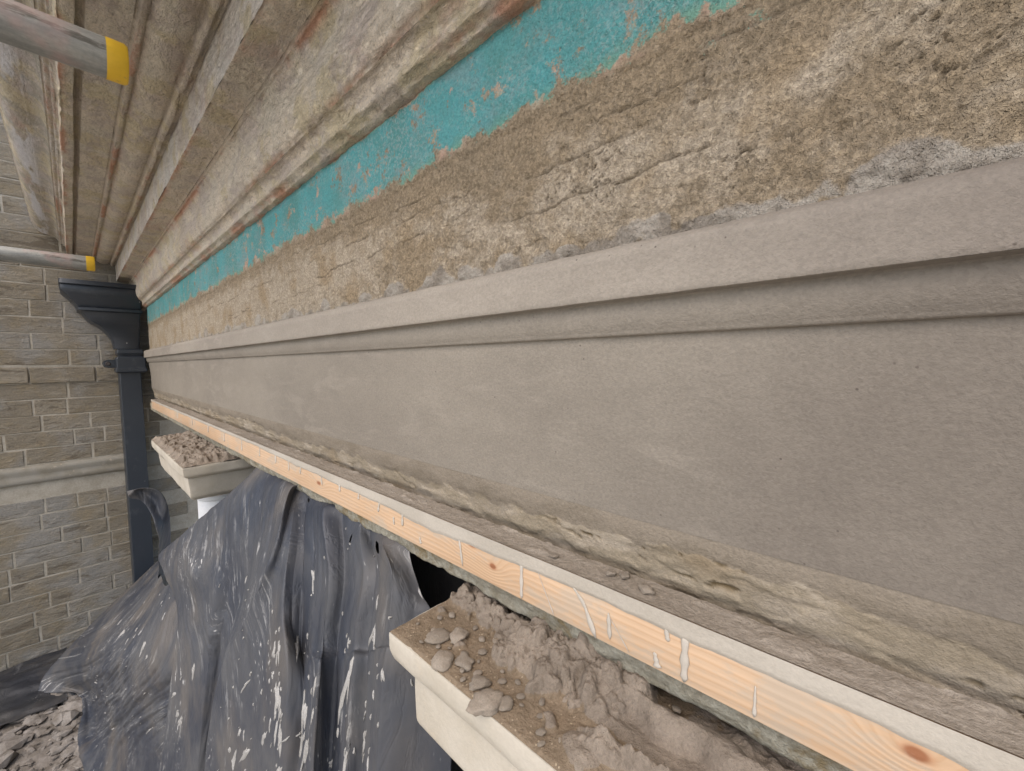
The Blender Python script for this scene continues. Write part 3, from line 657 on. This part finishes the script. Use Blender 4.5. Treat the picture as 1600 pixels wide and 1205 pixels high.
# ================================================================== COLUMNS WITH CAPITALS
def shaft(par, xc, yc, r, z0, z1, mat):
    bm = bmesh.new(); n_ = 28; rings = []
    for (z, rr) in ((z1, r * 1.12), (z1 - .012, r * 1.14), (z1 - .020, r * 1.10), (z1 - .024, r), (z1 - .5, r * 1.01), (z0, r * 1.03)):
        rings.append([bm.verts.new((xc + rr * math.cos(2 * math.pi * i / n_), yc + rr * math.sin(2 * math.pi * i / n_), z)) for i in range(n_)])
    for a, b in zip(rings[:-1], rings[1:]):
        for i in range(n_): bm.faces.new((a[i], a[(i + 1) % n_], b[(i + 1) % n_], b[i]))
    bm.faces.new(rings[0]); return bm_obj('shaft', bm, mat, par, True, 30)
C1 = empty('stone_column', (-.09, .0, -1.46), 'cream stone column capital in the foreground heaped with wet mortar', 'column', 'columns under the entablature')
loft_box('abacus', [(-.3215, .16, -.0920, .075, -.2362), (-.3215, .16, -.0920, .075, -.2520), (-.3165, .155, -.0890, .070, -.2610)], M_cap, C1, bev=.0028, seg=2, cuts=4, nz=.0007, nsc=60)
loft_box('necking', [(-.2930, .131, -.0850, .060, -.2610), (-.2930, .131, -.0850, .060, -.3060), (-.2350, .075, -.0500, .045, -.3580), (-.2250, .065, -.0480, .040, -.3720)], M_cap, C1, bev=.003, seg=2, cuts=4, nz=.0006, nsc=50)
shaft(C1, -.08, -.0, .050, -1.455, -.372, M_shaft)
C2 = empty('stone_column', (-1.45, .0, -1.46), 'white stone column capital further back beside the downpipe, crusted with dry mortar', 'column', 'columns under the entablature')
loft_box('abacus', [(-1.745, -1.195, -.1100, .075, -.2365), (-1.742, -1.197, -.1085, .075, -.2600), (-1.725, -1.212, -.100, .07, -.2680)], M_cap, C2, bev=.004, seg=2, cuts=4, nz=.0016, nsc=30)
loft_box('necking', [(-1.722, -1.2140, -.0990, .068, -.2660), (-1.690, -1.2230, -.0930, .062, -.318), (-1.58, -1.2430, -.0840, .055, -.330)], M_cap, C2, bev=.005, seg=2, cuts=4, nz=.0014, nsc=30)
shaft(C2, -1.335, -.0, .062, -1.455, -.329, M_shaft)

# ================================================================== TIMBER BATTEN with plaster
BT = empty('timber_batten', (-1.0, -.03, -.194), 'pale pine batten fixed along the lintel, skimmed white along its upper half', 'batten')
X0, X1 = -2.48, XN
loft_box('board', [(X0, X1, -.0300, -.0035, -.1545), (X0, X1, -.0300, -.0035, -.1938)], M_wood, BT, bev=.0012, seg=2)
X = xs(X0, X1, .0055); n = len(X)
low = -.1660 + .0022 * fbm(X * 9, X * 0, 3, 100) + .0010 * fbm(X * 45, X * 0, 3, 101) + .005 * sst(-.5, -1.0, X) - .004 * np.exp(-((X + .34) / .05) ** 2) - .0016 * sst(.0, .06, X) - .012 * np.exp(-((X - .055) / .018) ** 2)
TT = np.linspace(0, 1, 12); XX, T2 = np.meshgrid(X, TT, indexing='ij')
ZZ = -.1532 + (low[:, None] + .1532) * T2
th = .0011 * (1 - sst(.80, 1.0, T2)) + .0001
YY = -.0301 - th - .00025 * fbm(XX * 50, ZZ * 60, 3, 102) * (1 - T2)
skim_p = np.stack([XX, YY, ZZ], -1)
grid('plaster_skim', skim_p, M_skim, BT)
XX, T2 = np.meshgrid(X, np.linspace(0, 1, 16), indexing='ij')
YY = -.0312 + T2 * (.0268); ZZ = -.1532 + .0008 * fbm(XX * 90, YY * 120, 3, 105) * sst(0, .15, T2) + .0006 * sst(.2, .0, T2) + .0015 * sst(.25, .6, fbm(XX * 35, YY * 60, 3, 106)) * sst(.1, .3, T2)
grid('plaster_topping', np.stack([XX, YY, ZZ], -1), M_top, BT)
drips = [([(-.2182, -.1630), (-.2187, -.1926)], .0016), ([(-.2021, -.1623), (-.1855, -.1929)], .0005), ([(-.169, -.1628), (-.1587, -.1729), (-.1493, -.1935)], .0022), ([(-.1393, -.1709), (-.1383, -.1893)], .0014),
         ([(-.1383, -.1736), (-.1242, -.1913)], .0005), ([(-.1006, -.1602), (-.0985, -.1718)], .0018), ([(-.0883, -.1638), (-.0887, -.1924)], .0022), ([(-.1069, -.1828), (-.1048, -.1921)], .0024), ([(-.0514, -.1741), (-.0517, -.1918)], .0010),
         ([(-.2971, -.1644), (-.2950, -.1740), (-.2923, -.1904)], .0013), ([(-.4431, -.1640), (-.4468, -.1767)], .0022), ([(-.3934, -.1640), (-.3942, -.1795)], .0024), ([(-.4124, -.1741), (-.4116, -.1827)], .0014), ([(-.3615, -.1830), (-.3594, -.1892)], .0020),
         ([(-.4939, -.1640), (-.496, -.1725)], .0020), ([(-.5483, -.1600), (-.5493, -.1745)], .0022), ([(-.6107, -.1552), (-.6073, -.1768)], .0020), ([(-.6842, -.1547), (-.6916, -.1754)], .0022), ([(-.8038, -.1543), (-.8063, -.1769)], .0026), ([(-.8958, -.1560), (-.8988, -.1785)], .0028),
         ([(-1.1659, -.160), (-1.1701, -.1829)], .0034), ([(-1.3333, -.158), (-1.3383, -.1799)], .0034), ([(-1.02, -.158), (-1.021, -.1849)], .0030), ([(-.74, -.158), (-.742, -.1789)], .0020), ([(-1.55, -.158), (-1.55, -.1799)], .0034), ([(-1.8, -.158), (-1.8, -.182)], .004)]
for k, (pts, r) in enumerate(drips):
    bm = bmesh.new(); P_ = []; Rr = []
    ctl = [Vector((p[0], -.0304, p[1])) for p in pts]; N = 9
    for i in range(N + 1):
        t_ = i / N * (len(ctl) - 1); a_ = min(int(t_), len(ctl) - 2); P_.append(ctl[a_].lerp(ctl[a_ + 1], t_ - a_))
        s_ = i / N; wob = 1 + .25 * math.sin(i * 1.7 + k)
        prof_ = (.55 + .6 * s_ ** 2) if k % 3 else (.8 + .3 * math.sin(s_ * 3))
        end = 1.0 if 0 < i < N else .25
        Rr.append(r * prof_ * wob * end)
    tube_path(bm, P_, Rr, 8, (Vector((0, 1, 0)), .38)); bm_obj('plaster_drip', bm, M_drip, BT)

# ================================================================== MORTAR HEAP on the near capital
def gs(x, y, cx, cy, rx, ry, p=2): return np.exp(-(np.abs((x - cx) / rx) ** p + np.abs((y - cy) / ry) ** p))
X = np.linspace(-.3205, .158, 560); Yg = np.linspace(-.0912, .010, 124); XX, YY = np.meshgrid(X, Yg, indexing='ij')
wx = XX + .006 * fbm(XX * 40, YY * 40, 3, 120); wy = YY + .006 * fbm(XX * 40 + 9, YY * 40, 3, 121)
H = np.zeros_like(XX)
for (cx, cy, rx, ry, h) in [(-.300, -.016, .014, .013, .015), (-.279, -.012, .013, .012, .019), (-.262, -.019, .012, .012, .013), (-.240, -.018, .020, .012, .013), (-.222, -.024, .016, .015, .016), (-.204, -.028, .018, .018, .026), (-.190, -.040, .014, .014, .016), (-.177, -.026, .016, .018, .025), (-.160, -.012, .014, .014, .036), (-.148, -.010, .014, .014, .036), (-.143, -.028, .016, .016, .024), (-.128, -.018, .013, .014, .020)]:
    H = np.maximum(H, h * gs(wx, wy, cx, cy, rx, ry, 3))
crumb = ridge(XX * 75, YY * 75, 3, 122); H1 = H * (.78 + .12 * fbm(XX * 60, YY * 60, 4, 123)) - .002 * sst(.66, .85, crumb) * sst(.004, .014, H)
_rc = np.random.RandomState(9); _n = 0
Hn = H.copy()
while _n < 520:                                   # rounded clods piled on the heap
    cx, cy = _rc.uniform(-.315, -.105), _rc.uniform(-.075, .006)
    hb = Hn[min(int((cx + .3205) / .4785 * 559), 559), min(int((cy + .0912) / .1012 * 123), 123)]
    if hb < .0025: 
        if _rc.rand() > .02: continue
    _n += 1; r_ = _rc.choice([.0022, .003, .004, .0055, .0075], p=[.3, .3, .2, .14, .06]); el = _rc.uniform(.7, 1.5); th_ = _rc.uniform(0, 3.14)
    i0, i1 = np.searchsorted(X, [cx - .014, cx + .014]); sx = wx[i0:i1] - cx; sy = wy[i0:i1] - cy
    a_ = sx * np.cos(th_) + sy * np.sin(th_); b_ = -sx * np.sin(th_) + sy * np.cos(th_)
    d2 = (a_ / el) ** 2 + (b_ * el) ** 2
    H1[i0:i1] = np.maximum(H1[i0:i1], np.where(d2 < r_ * r_, hb * .82 + np.sqrt(np.maximum(r_ * r_ - d2, 0)) * .8, 0))
# trowelled tongue with raised crumbly lips, running towards the camera's right
def ridge_line(p0, p1, wd, h, p=2):
    dx, dy = p1[0] - p0[0], p1[1] - p0[1]; L2 = dx * dx + dy * dy
    t_ = np.clip(((wx - p0[0]) * dx + (wy - p0[1]) * dy) / L2, 0, 1)
    return h * np.exp(-(np.hypot(wx - p0[0] - t_ * dx, wy - p0[1] - t_ * dy) / wd) ** p), t_
r1, t1 = ridge_line((-.140, -.026), (-.030, -.030), .010, .017); r2, t2 = ridge_line((-.134, -.066), (-.020, -.056), .0055, .0125)
r3, t3 = ridge_line((-.137, -.045), (-.03, -.043), .011, .0045)
smooth = np.maximum(np.maximum(r1, r3), gs(wx, wy, -.131, -.071, .013, .012, 3) * .0055)
H1 = H1 + sst(.003, .008, H1) * (.0012 * fbm(XX * 170, YY * 170, 3, 128) - .0018 * sst(.7, .86, ridge(XX * 110, YY * 110, 2, 129)))
H2 = np.maximum(H1, np.maximum(smooth, r2 * (1 + .5 * fbm(XX * 90, YY * 90, 3, 124))))
far_ = sst(-.12, -.05, XX) * sst(-.034, -.018, YY)
H2 = np.maximum(H2, far_ * .006 * (1 + fbm(XX * 60, YY * 60, 4, 126)))
mort = sst(.0015, .004, H2)
ZZ = -.2343 + .0004 * fbm(XX * 200, YY * 200, 2, 125) + .0006 * fbm(XX * 60, YY * 60, 3, 127) + np.maximum(H2, 0)
edge_m = np.minimum.reduce([sst(-.0915, -.0885, YY), sst(-.3208, -.3175, XX)])
ZZ = -.2362 + (ZZ + .2362) * (.1 + .9 * edge_m)
mh = grid('mortar_heap', np.stack([XX, YY, ZZ], -1), M_captop, None, dict(mortar=mort))
tag(mh, 'long crumbly heap of wet grey mortar on top of the foreground capital', 'mortar heap')
# dry mortar bed on the far capital
X = np.linspace(-1.742, -1.198, 220); Yg = np.linspace(-.1085, .010, 60); XX, YY = np.meshgrid(X, Yg, indexing='ij')
hh = .008 + .008 * fbm(XX * 22, YY * 40, 4, 130) + .008 * sst(.45, .8, ridge(XX * 26, YY * 50, 3, 131)) + .010 * sst(-.05, .0, YY)
em = np.minimum.reduce([sst(-1.742, -1.715, XX), 1 - sst(-1.225, -1.198, XX), sst(-.1085, -.092, YY)])
mb = grid('mortar_bed', np.stack([XX, YY, -.2372 + np.clip(hh, .0015, 1) * (.15 + .85 * em)], -1), M_captop, None, dict(mortar=np.ones_like(XX)))
tag(mb, 'rough layer of dried brown mortar covering the far white capital', 'mortar')

# separate dropped lumps
def blob_mesh(seed, rough=.25, flat=.5, sub=3):
    bm = bmesh.new(); bmesh.ops.create_icosphere(bm, subdivisions=sub, radius=1)
    o3 = Vector((seed * 3.1, seed * 1.7, seed * .9))
    for v_ in bm.verts:
        k = 1 + rough * mnoise.fractal(v_.co * 1.3 + o3, 1.0, 2.0, 4)
        v_.co *= k; v_.co.z *= flat
    me = bpy.data.meshes.new('mortar_lump'); bm.to_mesh(me); bm.free(); me.materials.append(M_lump if seed % 2 else M_lump2)
    me.polygons.foreach_set('use_smooth', [True] * len(me.polygons)); return me
blobs = [blob_mesh(i, .22 if i < 4 else .5, .55 if i % 2 else .42) for i in range(8)]
ZT = -.2338
big = [((-.279, -.069, .0110, .0085), 'flat round mortar pat near the far corner of the foreground capital', 0),
       ((-.254, -.084, .0100, .0085), 'grainy disc of mortar near the front edge of the foreground capital', 1),
       ((-.266, -.058, .0090, .0070), 'knobbly mortar lump behind the round pat on the foreground capital', 5),
       ((-.240, -.073, .0090, .0065), 'split mortar dropping in the middle of the foreground capital', 6),
       ((-.200, -.089, .0120, .0090), 'large cracked mortar lump overhanging the front edge of the foreground capital', 7),
       ((-.216, -.080, .0075, .0065), 'pale smeared mortar lump just behind the cracked overhanging one', 4),
       ((-.189, -.080, .0060, .0055), 'smooth round mortar disc beside the cracked overhanging lump', 2)]
for ((x, y, rx, ry), lab, bi) in big:
    o = bpy.data.objects.new('mortar_lump', blobs[bi]); link(o); o.location = (x, y, ZT + .0012); o.scale = (rx, ry, (rx + ry) * .42); o.rotation_euler.z = x * 40
    tag(o, lab, 'mortar lump', 'larger mortar lumps on the foreground capital')
rl = random.Random(11); pos = [(-.290, -.066), (-.270, -.076), (-.262, -.071), (-.238, -.056), (-.218, -.056), (-.233, -.065), (-.212, -.060), (-.228, -.085), (-.224, -.074), (-.205, -.067), (-.181, -.073), (-.166, -.071), (-.158, -.080), (-.153, -.086), (-.125, -.088), (-.118, -.086), (-.128, -.082), (-.110, -.083), (-.145, -.076), (-.235, -.080), (-.247, -.066), (-.196, -.060), (-.172, -.062), (-.186, -.068), (-.084, -.085), (-.095, -.076), (-.070, -.080), (-.073, -.022), (-.062, -.016), (-.056, -.030), (-.048, -.018), (-.086, -.016), (-.100, -.012), (-.04, -.028), (-.03, -.018), (-.015, -.07), (.02, -.06), (.05, -.075), (-.265, -.040), (-.250, -.046), (-.30, -.052), (-.308, -.07), (-.285, -.082), (-.295, -.042), (-.240, -.040), (-.215, -.045)]
for i, (x, y) in enumerate(pos):
    r = rl.uniform(.0016, .0034) * (1.5 if 13 < i < 18 or 26 < i < 31 else 1)
    o = bpy.data.objects.new('mortar_dropping', blobs[rl.randrange(4)]); link(o); o.location = (x, y, ZT + r * .25 + (.005 if y > -.034 and x > -.11 else 0)); a_ = rl.uniform(.6, 1.6)
    o.scale = (r * a_, r, r * .8); o.rotation_euler.z = rl.uniform(0, 3)
    tag(o, 'small pale splash of mortar dropped on the foreground capital', 'mortar dropping', 'small mortar droppings on the foreground capital')
for i, (x, y, r, lab) in enumerate([(-.1925, -.021, .0034, 'smooth flat mortar spot on the batten top, farthest of the few droppings'), (-.146, -.016, .0030, 'small mortar crumb on the batten top, second from the far end'), (-.137, -.012, .0036, 'mortar crumb on the batten top against the wall, beside the second'), (-.118, -.019, .0042, 'largest pale mortar crumb on the batten top, nearest the camera')]):
    o = bpy.data.objects.new('mortar_crumb', blobs[(0, 5, 6, 7)[i]]); link(o); o.location = (x, y, -.1522 + r * .25); o.scale = (r * 1.2, r, r * (.5 if i == 0 else 1.0)); o.rotation_euler.z = i
    tag(o, lab, 'mortar crumb', 'mortar crumbs on the batten')

# ================================================================== POLYTHENE SHEETS
def catmull(P, t):        # P (n,3), t in 0..n-1
    n_ = len(P); i = np.clip(np.floor(t).astype(int), 0, n_ - 2); f_ = (t - i)[:, None]
    p1 = P[i]; p2 = P[i + 1]; p0 = np.where((i > 0)[:, None], P[np.maximum(i - 1, 0)], 2 * p1 - p2); p3 = np.where((i < n_ - 2)[:, None], P[np.minimum(i + 2, n_ - 1)], 2 * p2 - p1)
    return .5 * (2 * p1 + (p2 - p0) * f_ + (2 * p0 - 5 * p1 + 4 * p2 - p3) * f_ ** 2 + (3 * p1 - p0 - 3 * p2 + p3) * f_ ** 3)
COLS_L = [
    [(-2.75, -.02, -1.0), (-2.75, -.12, -1.085), (-2.75, -.255, -1.2), (-2.74, -.413, -1.353), (-2.70, -.45, -1.415)],
    [(-1.837, -0.0900, -0.759), (-1.805, -0.1500, -0.834), (-1.784, -0.2250, -0.925), (-2.440, -0.2911, -1.360), (-2.527, -0.3195, -1.420)],
    [(-1.475, -0.1000, -0.603), (-1.353, -0.1350, -0.638), (-1.386, -0.1850, -0.781), (-2.003, -0.2575, -1.300), (-2.089, -0.3208, -1.420)],
    [(-1.255, -0.0650, -0.571), (-1.094, -0.0850, -0.611), (-1.039, -0.1050, -0.686), (-0.995, -0.1250, -0.819), (-1.095, -0.1750, -1.420)],
]
COLS_R = [
    [(-1.581, -0.1250, -0.560), (-1.375, -0.1350, -0.536), (-1.203, -0.1320, -0.576), (-1.175, -0.1600, -0.744), (-1.295, -0.2300, -1.420)],
    [(-1.242, -0.1100, -0.409), (-1.055, -0.1220, -0.422), (-1.072, -0.1200, -0.526), (-1.083, -0.1420, -0.703), (-1.203, -0.2120, -1.420)],
    [(-1.073, -0.0750, -0.311), (-0.999, -0.0920, -0.387), (-0.968, -0.1080, -0.487), (-0.982, -0.1280, -0.680), (-1.102, -0.1980, -1.420)],
    [(-0.968, -0.0500, -0.257), (-0.926, -0.0730, -0.333), (-0.939, -0.0860, -0.447), (-0.969, -0.1080, -0.645), (-1.089, -0.1780, -1.420)],
    [(-0.871, -0.0300, -0.227), (-0.824, -0.0600, -0.296), (-0.850, -0.0780, -0.404), (-0.922, -0.1080, -0.619), (-1.042, -0.1780, -1.420)],
    [(-0.730, -0.0350, -0.210), (-0.673, -0.0780, -0.277), (-0.712, -0.1040, -0.370), (-0.871, -0.1400, -0.653), (-0.991, -0.2100, -1.420)],
    [(-0.740, -0.0260, -0.224), (-0.675, -0.0660, -0.272), (-0.674, -0.0900, -0.361), (-0.680, -0.1240, -0.596), (-0.800, -0.1940, -1.420)],
    [(-0.726, -0.0260, -0.227), (-0.656, -0.0620, -0.268), (-0.613, -0.0870, -0.337), (-0.546, -0.1160, -0.507), (-0.666, -0.1860, -1.420)],
    [(-0.702, -0.0180, -0.232), (-0.642, -0.0460, -0.279), (-0.592, -0.0720, -0.381), (-0.541, -0.1000, -0.516), (-0.661, -0.1700, -1.420)],
    [(-0.595, -0.0350, -0.212), (-0.531, -0.0580, -0.274), (-0.514, -0.0760, -0.342), (-0.477, -0.1060, -0.466), (-0.527, -0.1760, -1.420)],
    [(-0.572, -0.0180, -0.222), (-0.523, -0.0400, -0.278), (-0.508, -0.0580, -0.349), (-0.490, -0.0820, -0.493), (-0.540, -0.1520, -1.420)],
    [(-0.512, -0.0220, -0.218), (-0.466, -0.0420, -0.257), (-0.455, -0.0600, -0.323), (-0.436, -0.0840, -0.454), (-0.486, -0.1540, -1.420)],
    [(-0.498, -0.0140, -0.226), (-0.453, -0.0320, -0.257), (-0.443, -0.0480, -0.324), (-0.430, -0.0700, -0.460), (-0.480, -0.1400, -1.420)],
    [(-0.444, -0.0280, -0.213), (-0.395, -0.0450, -0.231), (-0.380, -0.0600, -0.288), (-0.367, -0.0820, -0.406), (-0.417, -0.1520, -1.420)],
    [(-0.404, -0.0160, -0.220), (-0.375, -0.0220, -0.251), (-0.348, -0.0220, -0.282), (-0.318, -0.0300, -0.412), (-0.368, -0.1000, -1.420)],
]
def sheet(name, cols, nu, nv, mat, label, cat, sharp=.0):
    C_ = np.array([catmull(np.array(c, float), np.linspace(0, len(c) - 1, nv)) for c in cols])      # (ncol,nv,3)
    t_ = np.linspace(0, len(cols) - 1, nu); out = np.empty((nu, nv, 3))
    i = np.clip(np.floor(t_).astype(int), 0, len(cols) - 2); f_ = (t_ - i)[:, None, None]
    lin = C_[i] * (1 - f_) + C_[i + 1] * f_
    for j in range(nv): out[:, j] = catmull(C_[:, j], t_)
    out = lin * sharp + out * (1 - sharp)
    return out, t_
def uvs(P):
    du = np.linalg.norm(np.diff(P, axis=0), axis=2); u = np.concatenate([np.zeros((1, P.shape[1])), np.cumsum(du, axis=0)], 0); u = u - u[u.shape[0] // 2][None]
    dv = np.linalg.norm(np.diff(P, axis=1), axis=2); v = np.concatenate([np.zeros((P.shape[0], 1)), np.cumsum(dv, axis=1)], 1)
    return np.stack([u, v], -1)
def normals(P):
    a = np.gradient(P, axis=0); b = np.gradient(P, axis=1); n_ = np.cross(a, b); return n_ / (np.linalg.norm(n_, axis=2, keepdims=True) + 1e-9)
LAST = {}
def drape(name, cols, nu, nv, mat, parent, sharp, amp, seed, holes=()):
    P, t_ = sheet(name, cols, nu, nv, mat, '', '', sharp)
    N_ = normals(P); UV = uvs(P); u, v = UV[..., 0], UV[..., 1]
    wr_ = amp * (fbm(u * 10, v * 2.2, 3, seed) + .9 * (np.maximum(ridge(u * 20 + .5 * pn(u * 9, v * 5, seed), v * 2.2, 2, seed + 4), .55) - .55)) + amp * .10 * fbm(u * 60, v * 30, 3, seed + 9)
    P = P + N_ * (wr_ * sst(0, .08, v) * (.15 + .85 * np.minimum(sst(0, .06, np.linspace(0, 1, nu)), sst(1, .94, np.linspace(0, 1, nu))))[:, None] + .0015 * fbm(u * 30, v * 10, 2, seed + 2))[..., None]
    mask = None
    if holes:
        mask = np.ones((nu - 1, nv - 1), bool)
        cx = (u[:-1, :-1] + u[1:, 1:]) / 2; cv = (v[:-1, :-1] + v[1:, 1:]) / 2
        pc = (P[:-1, :-1] + P[1:, 1:]) / 2
        for (hx, hz_, rx, rz) in holes: mask &= ((pc[..., 0] - hx) / rx) ** 2 + ((pc[..., 2] - hz_) / rz) ** 2 > 1
    LAST['P'] = P; LAST['N'] = normals(P)
    o = grid(name, P, mat, parent, None, UV, mask)
    md = o.modifiers.new('thickness', 'SOLIDIFY'); md.thickness = .0008; md.offset = 0
    return o
PS = empty('polythene_sheet', (-1.0, -.1, -1.45), 'crumpled black polythene sheet hung below the lintel, spattered with white plaster', 'plastic sheet')
COLS_R = [[(c[0][0], -.010 if i > 2 else c[0][1] + .02, -.206 if i > 2 else c[0][2] + .01)] + c for i, c in enumerate(COLS_R)]
drape('hanging_folds', COLS_R, 620, 360, M_sheet, PS, .85, .0040, 201, holes=[(-.462, -.2265, .011, .0065), (-.527, -.236, .0028, .008), (-.70, -.2235, .007, .003)])
SHEET_R = dict(LAST)
drape('floor_drape', COLS_L, 220, 200, M_sheet, PS, .15, .007, 211)
SHEET_L = dict(LAST)
FL = [[(-2.33, -.141, -.520), (-2.30, -.139, -.530), (-2.30, -.134, -.545)],
      [(-2.27, -.095, -.505), (-2.31, -.098, -.525), (-2.30, -.100, -.565)],
      [(-2.22, -.052, -.515), (-2.30, -.060, -.560), (-2.28, -.075, -.620)],
      [(-2.25, -.025, -.580), (-2.28, -.045, -.640), (-2.22, -.064, -.700)],
      [(-2.30, -.012, -.690), (-2.26, -.040, -.730), (-2.18, -.068, -.790)],
      [(-2.32, -.018, -.860), (-2.24, -.048, -.880), (-2.15, -.075, -.900)]]
drape('torn_flap', FL, 90, 40, M_sheet, PS, .0, .006, 221)
# plaster splashes flicked on the sheet, each a thin raised pat following the surface
def splash(src, i, j, w_, h_, tilt, seed, par):
    P_, N_ = src['P'], src['N']; nu, nv = P_.shape[:2]; rs = random.Random(seed)
    du = np.linalg.norm(P_[min(i + 1, nu - 1), j] - P_[i, j]) + 1e-6; dv = np.linalg.norm(P_[i, min(j + 1, nv - 1)] - P_[i, j]) + 1e-6
    bm = bmesh.new(); n_ = 14; rings = []
    ph = rs.uniform(0, 6); cam_dir = np.array([0, -.27, 0])
    sgn = 1 if np.dot(N_[i, j], cam_dir - P_[i, j]) > 0 else -1
    outl = [max(.25, 1 + .35 * math.sin(2 * math.pi * k / n_ * rs.choice((2, 3)) + ph) + rs.uniform(-.4, .4)) for k in range(n_)]
    for (f_, lift) in ((1.0, .0006), (.72, .0017), (.01, .0022)):
        ring = []
        for k in range(n_):
            a = 2 * math.pi * k / n_; x = w_ * f_ * outl[k] * math.cos(a); y = h_ * f_ * outl[k] * math.sin(a) * (1.0 if math.sin(a) > 0 else .7)
            x, y = x + y * tilt, y
            fi = min(max(i + x / du, 0), nu - 1.001); fj = min(max(j + y / dv, 0), nv - 1.001)
            a0, b0 = int(fi), int(fj); fa, fb = fi - a0, fj - b0
            p = (P_[a0, b0] * (1 - fa) + P_[a0 + 1, b0] * fa) * (1 - fb) + (P_[a0, b0 + 1] * (1 - fa) + P_[a0 + 1, b0 + 1] * fa) * fb
            ring.append(bm.verts.new(p + sgn * N_[a0, b0] * lift))
        rings.append(ring)
    for r0, r1 in zip(rings[:-1], rings[1:]):
        for k in range(n_): bm.faces.new((r0[k], r0[(k + 1) % n_], r1[(k + 1) % n_], r1[k]))
    bm.faces.new(rings[-1])
    bm_obj('plaster_splash', bm, M_splash, par)
M_splash = m_skim('white_plaster_splash', (.40, .388, .366), (.29, .28, .262), .8)
rsp = random.Random(77); k_ = 0
PR = SHEET_R['P']; PL = SHEET_L['P']
for (src, cx, cz, sx, sz, n_, wm, hm) in [(SHEET_R, -.58, -.43, .05, .05, 46, .0045, .012), (SHEET_R, -.56, -.52, .05, .06, 40, .004, .016), (SHEET_R, -.44, -.44, .03, .08, 30, .004, .022), (SHEET_R, -.40, -.33, .03, .05, 18, .003, .010), (SHEET_R, -.52, -.27, .04, .03, 8, .003, .009), (SHEET_R, -.75, -.45, .07, .10, 14, .004, .013), (SHEET_R, -.70, -.60, .08, .08, 16, .005, .018), (SHEET_R, -1.1, -.60, .15, .12, 12, .005, .013),
                                   (SHEET_L, -1.6, -.90, .25, .12, 34, .006, .016), (SHEET_L, -1.5, -.75, .2, .08, 12, .005, .012), (SHEET_L, -1.9, -1.15, .25, .12, 26, .008, .020)]:
    P0 = src['P']
    for _ in range(n_):
        tx, tz = rsp.gauss(cx, sx), rsp.gauss(cz, sz); d2 = (P0[..., 0] - tx) ** 2 + (P0[..., 2] - tz) ** 2
        i, j = np.unravel_index(np.argmin(d2), d2.shape)
        if d2[i, j] > .0004 or j < 6 or i < 8 or i > P0.shape[0] - 8: continue
        q_ = rsp.choice((.22, .22, .3, .3, .45, .45, .7, 1.0, 1.5)); k_ += 1
        splash(src, int(i), int(j), wm * q_ * rsp.uniform(.7, 1.3), hm * q_ * rsp.uniform(.3, 1.2), rsp.uniform(-.9, .3), k_, PS)
BSX = np.linspace(-2.15, .95, 160); BSZ = np.linspace(-.205, -1.45, 60); XX, ZZ = np.meshgrid(BSX, BSZ, indexing='ij')
YY = .070 + .012 * np.sin(XX * 17 + 2 * fbm(XX * 3, ZZ, 2, 231)) + .010 * fbm(XX * 9, ZZ * 3, 3, 232)
P = np.stack([XX, YY, ZZ], -1); bs = grid('backing_sheet', P, M_sheet_dark, None, None, uvs(P))
tag(bs, 'dark inner polythene sheet behind the columns, seen in gaps under the lintel', 'plastic sheet')
# polythene strip along the foot of the brick wall
YG = np.linspace(-1.35, -.36, 130); SG = np.linspace(0, 1, 50); YY, SS = np.meshgrid(YG, SG, indexing='ij')
P = np.stack([-2.945 + .36 * SS + .02 * fbm(YY * 5, SS * 2, 3, 241), YY, -1.372 - .055 * SS + .022 * np.exp(-((SS - .45) / .16) ** 2) + .014 * fbm(YY * 4, SS * 4, 4, 242)], -1)
st = grid('polythene_strip', P, M_sheet_dark, None, None, uvs(P), flip=True); tag(st, 'narrow rumpled black polythene strip along the foot of the brick wall', 'plastic strip')

# ================================================================== RUBBLE on the ground
rr = random.Random(21); bm = bmesh.new()
for i in range(1900):
    x = rr.uniform(-2.72, -1.2); y = rr.uniform(-1.15, -.22)
    s_ = rr.choice((.006, .008, .012, .012, .018, .026, .034)) * rr.uniform(.7, 1.3)
    res = bmesh.ops.create_icosphere(bm, subdivisions=1, radius=1)
    M4 = Matrix.Translation((x, y, -1.452 + s_ * .25)) @ Matrix.Rotation(rr.uniform(0, 6), 4, 'Z') @ Matrix.Rotation(rr.uniform(-.5, .5), 4, 'X') @ Matrix.Diagonal((s_ * rr.uniform(.7, 1.5), s_ * rr.uniform(.6, 1.1), s_ * rr.uniform(.25, .7), 1))
    for v_ in res['verts']: v_.co = M4 @ (v_.co * rr.uniform(.75, 1.2))
for a_ in range(40):
    for b_ in range(28):
        x = -2.74 + a_ * .039; y = -1.2 + b_ * .036
        vv = [bm.verts.new((x + dx, y + dy, -1.4545 + .012 * mnoise.noise(Vector(((x + dx) * 14, (y + dy) * 14, 0))))) for dx, dy in ((0, 0), (.039, 0), (.039, .036), (0, .036))]
        bm.faces.new(vv)
ru = bm_obj('rubble', bm, M_rubble, None, False); ru['kind'] = 'stuff'; tag(ru, 'broken plaster rubble scattered on the dusty ground', 'rubble')
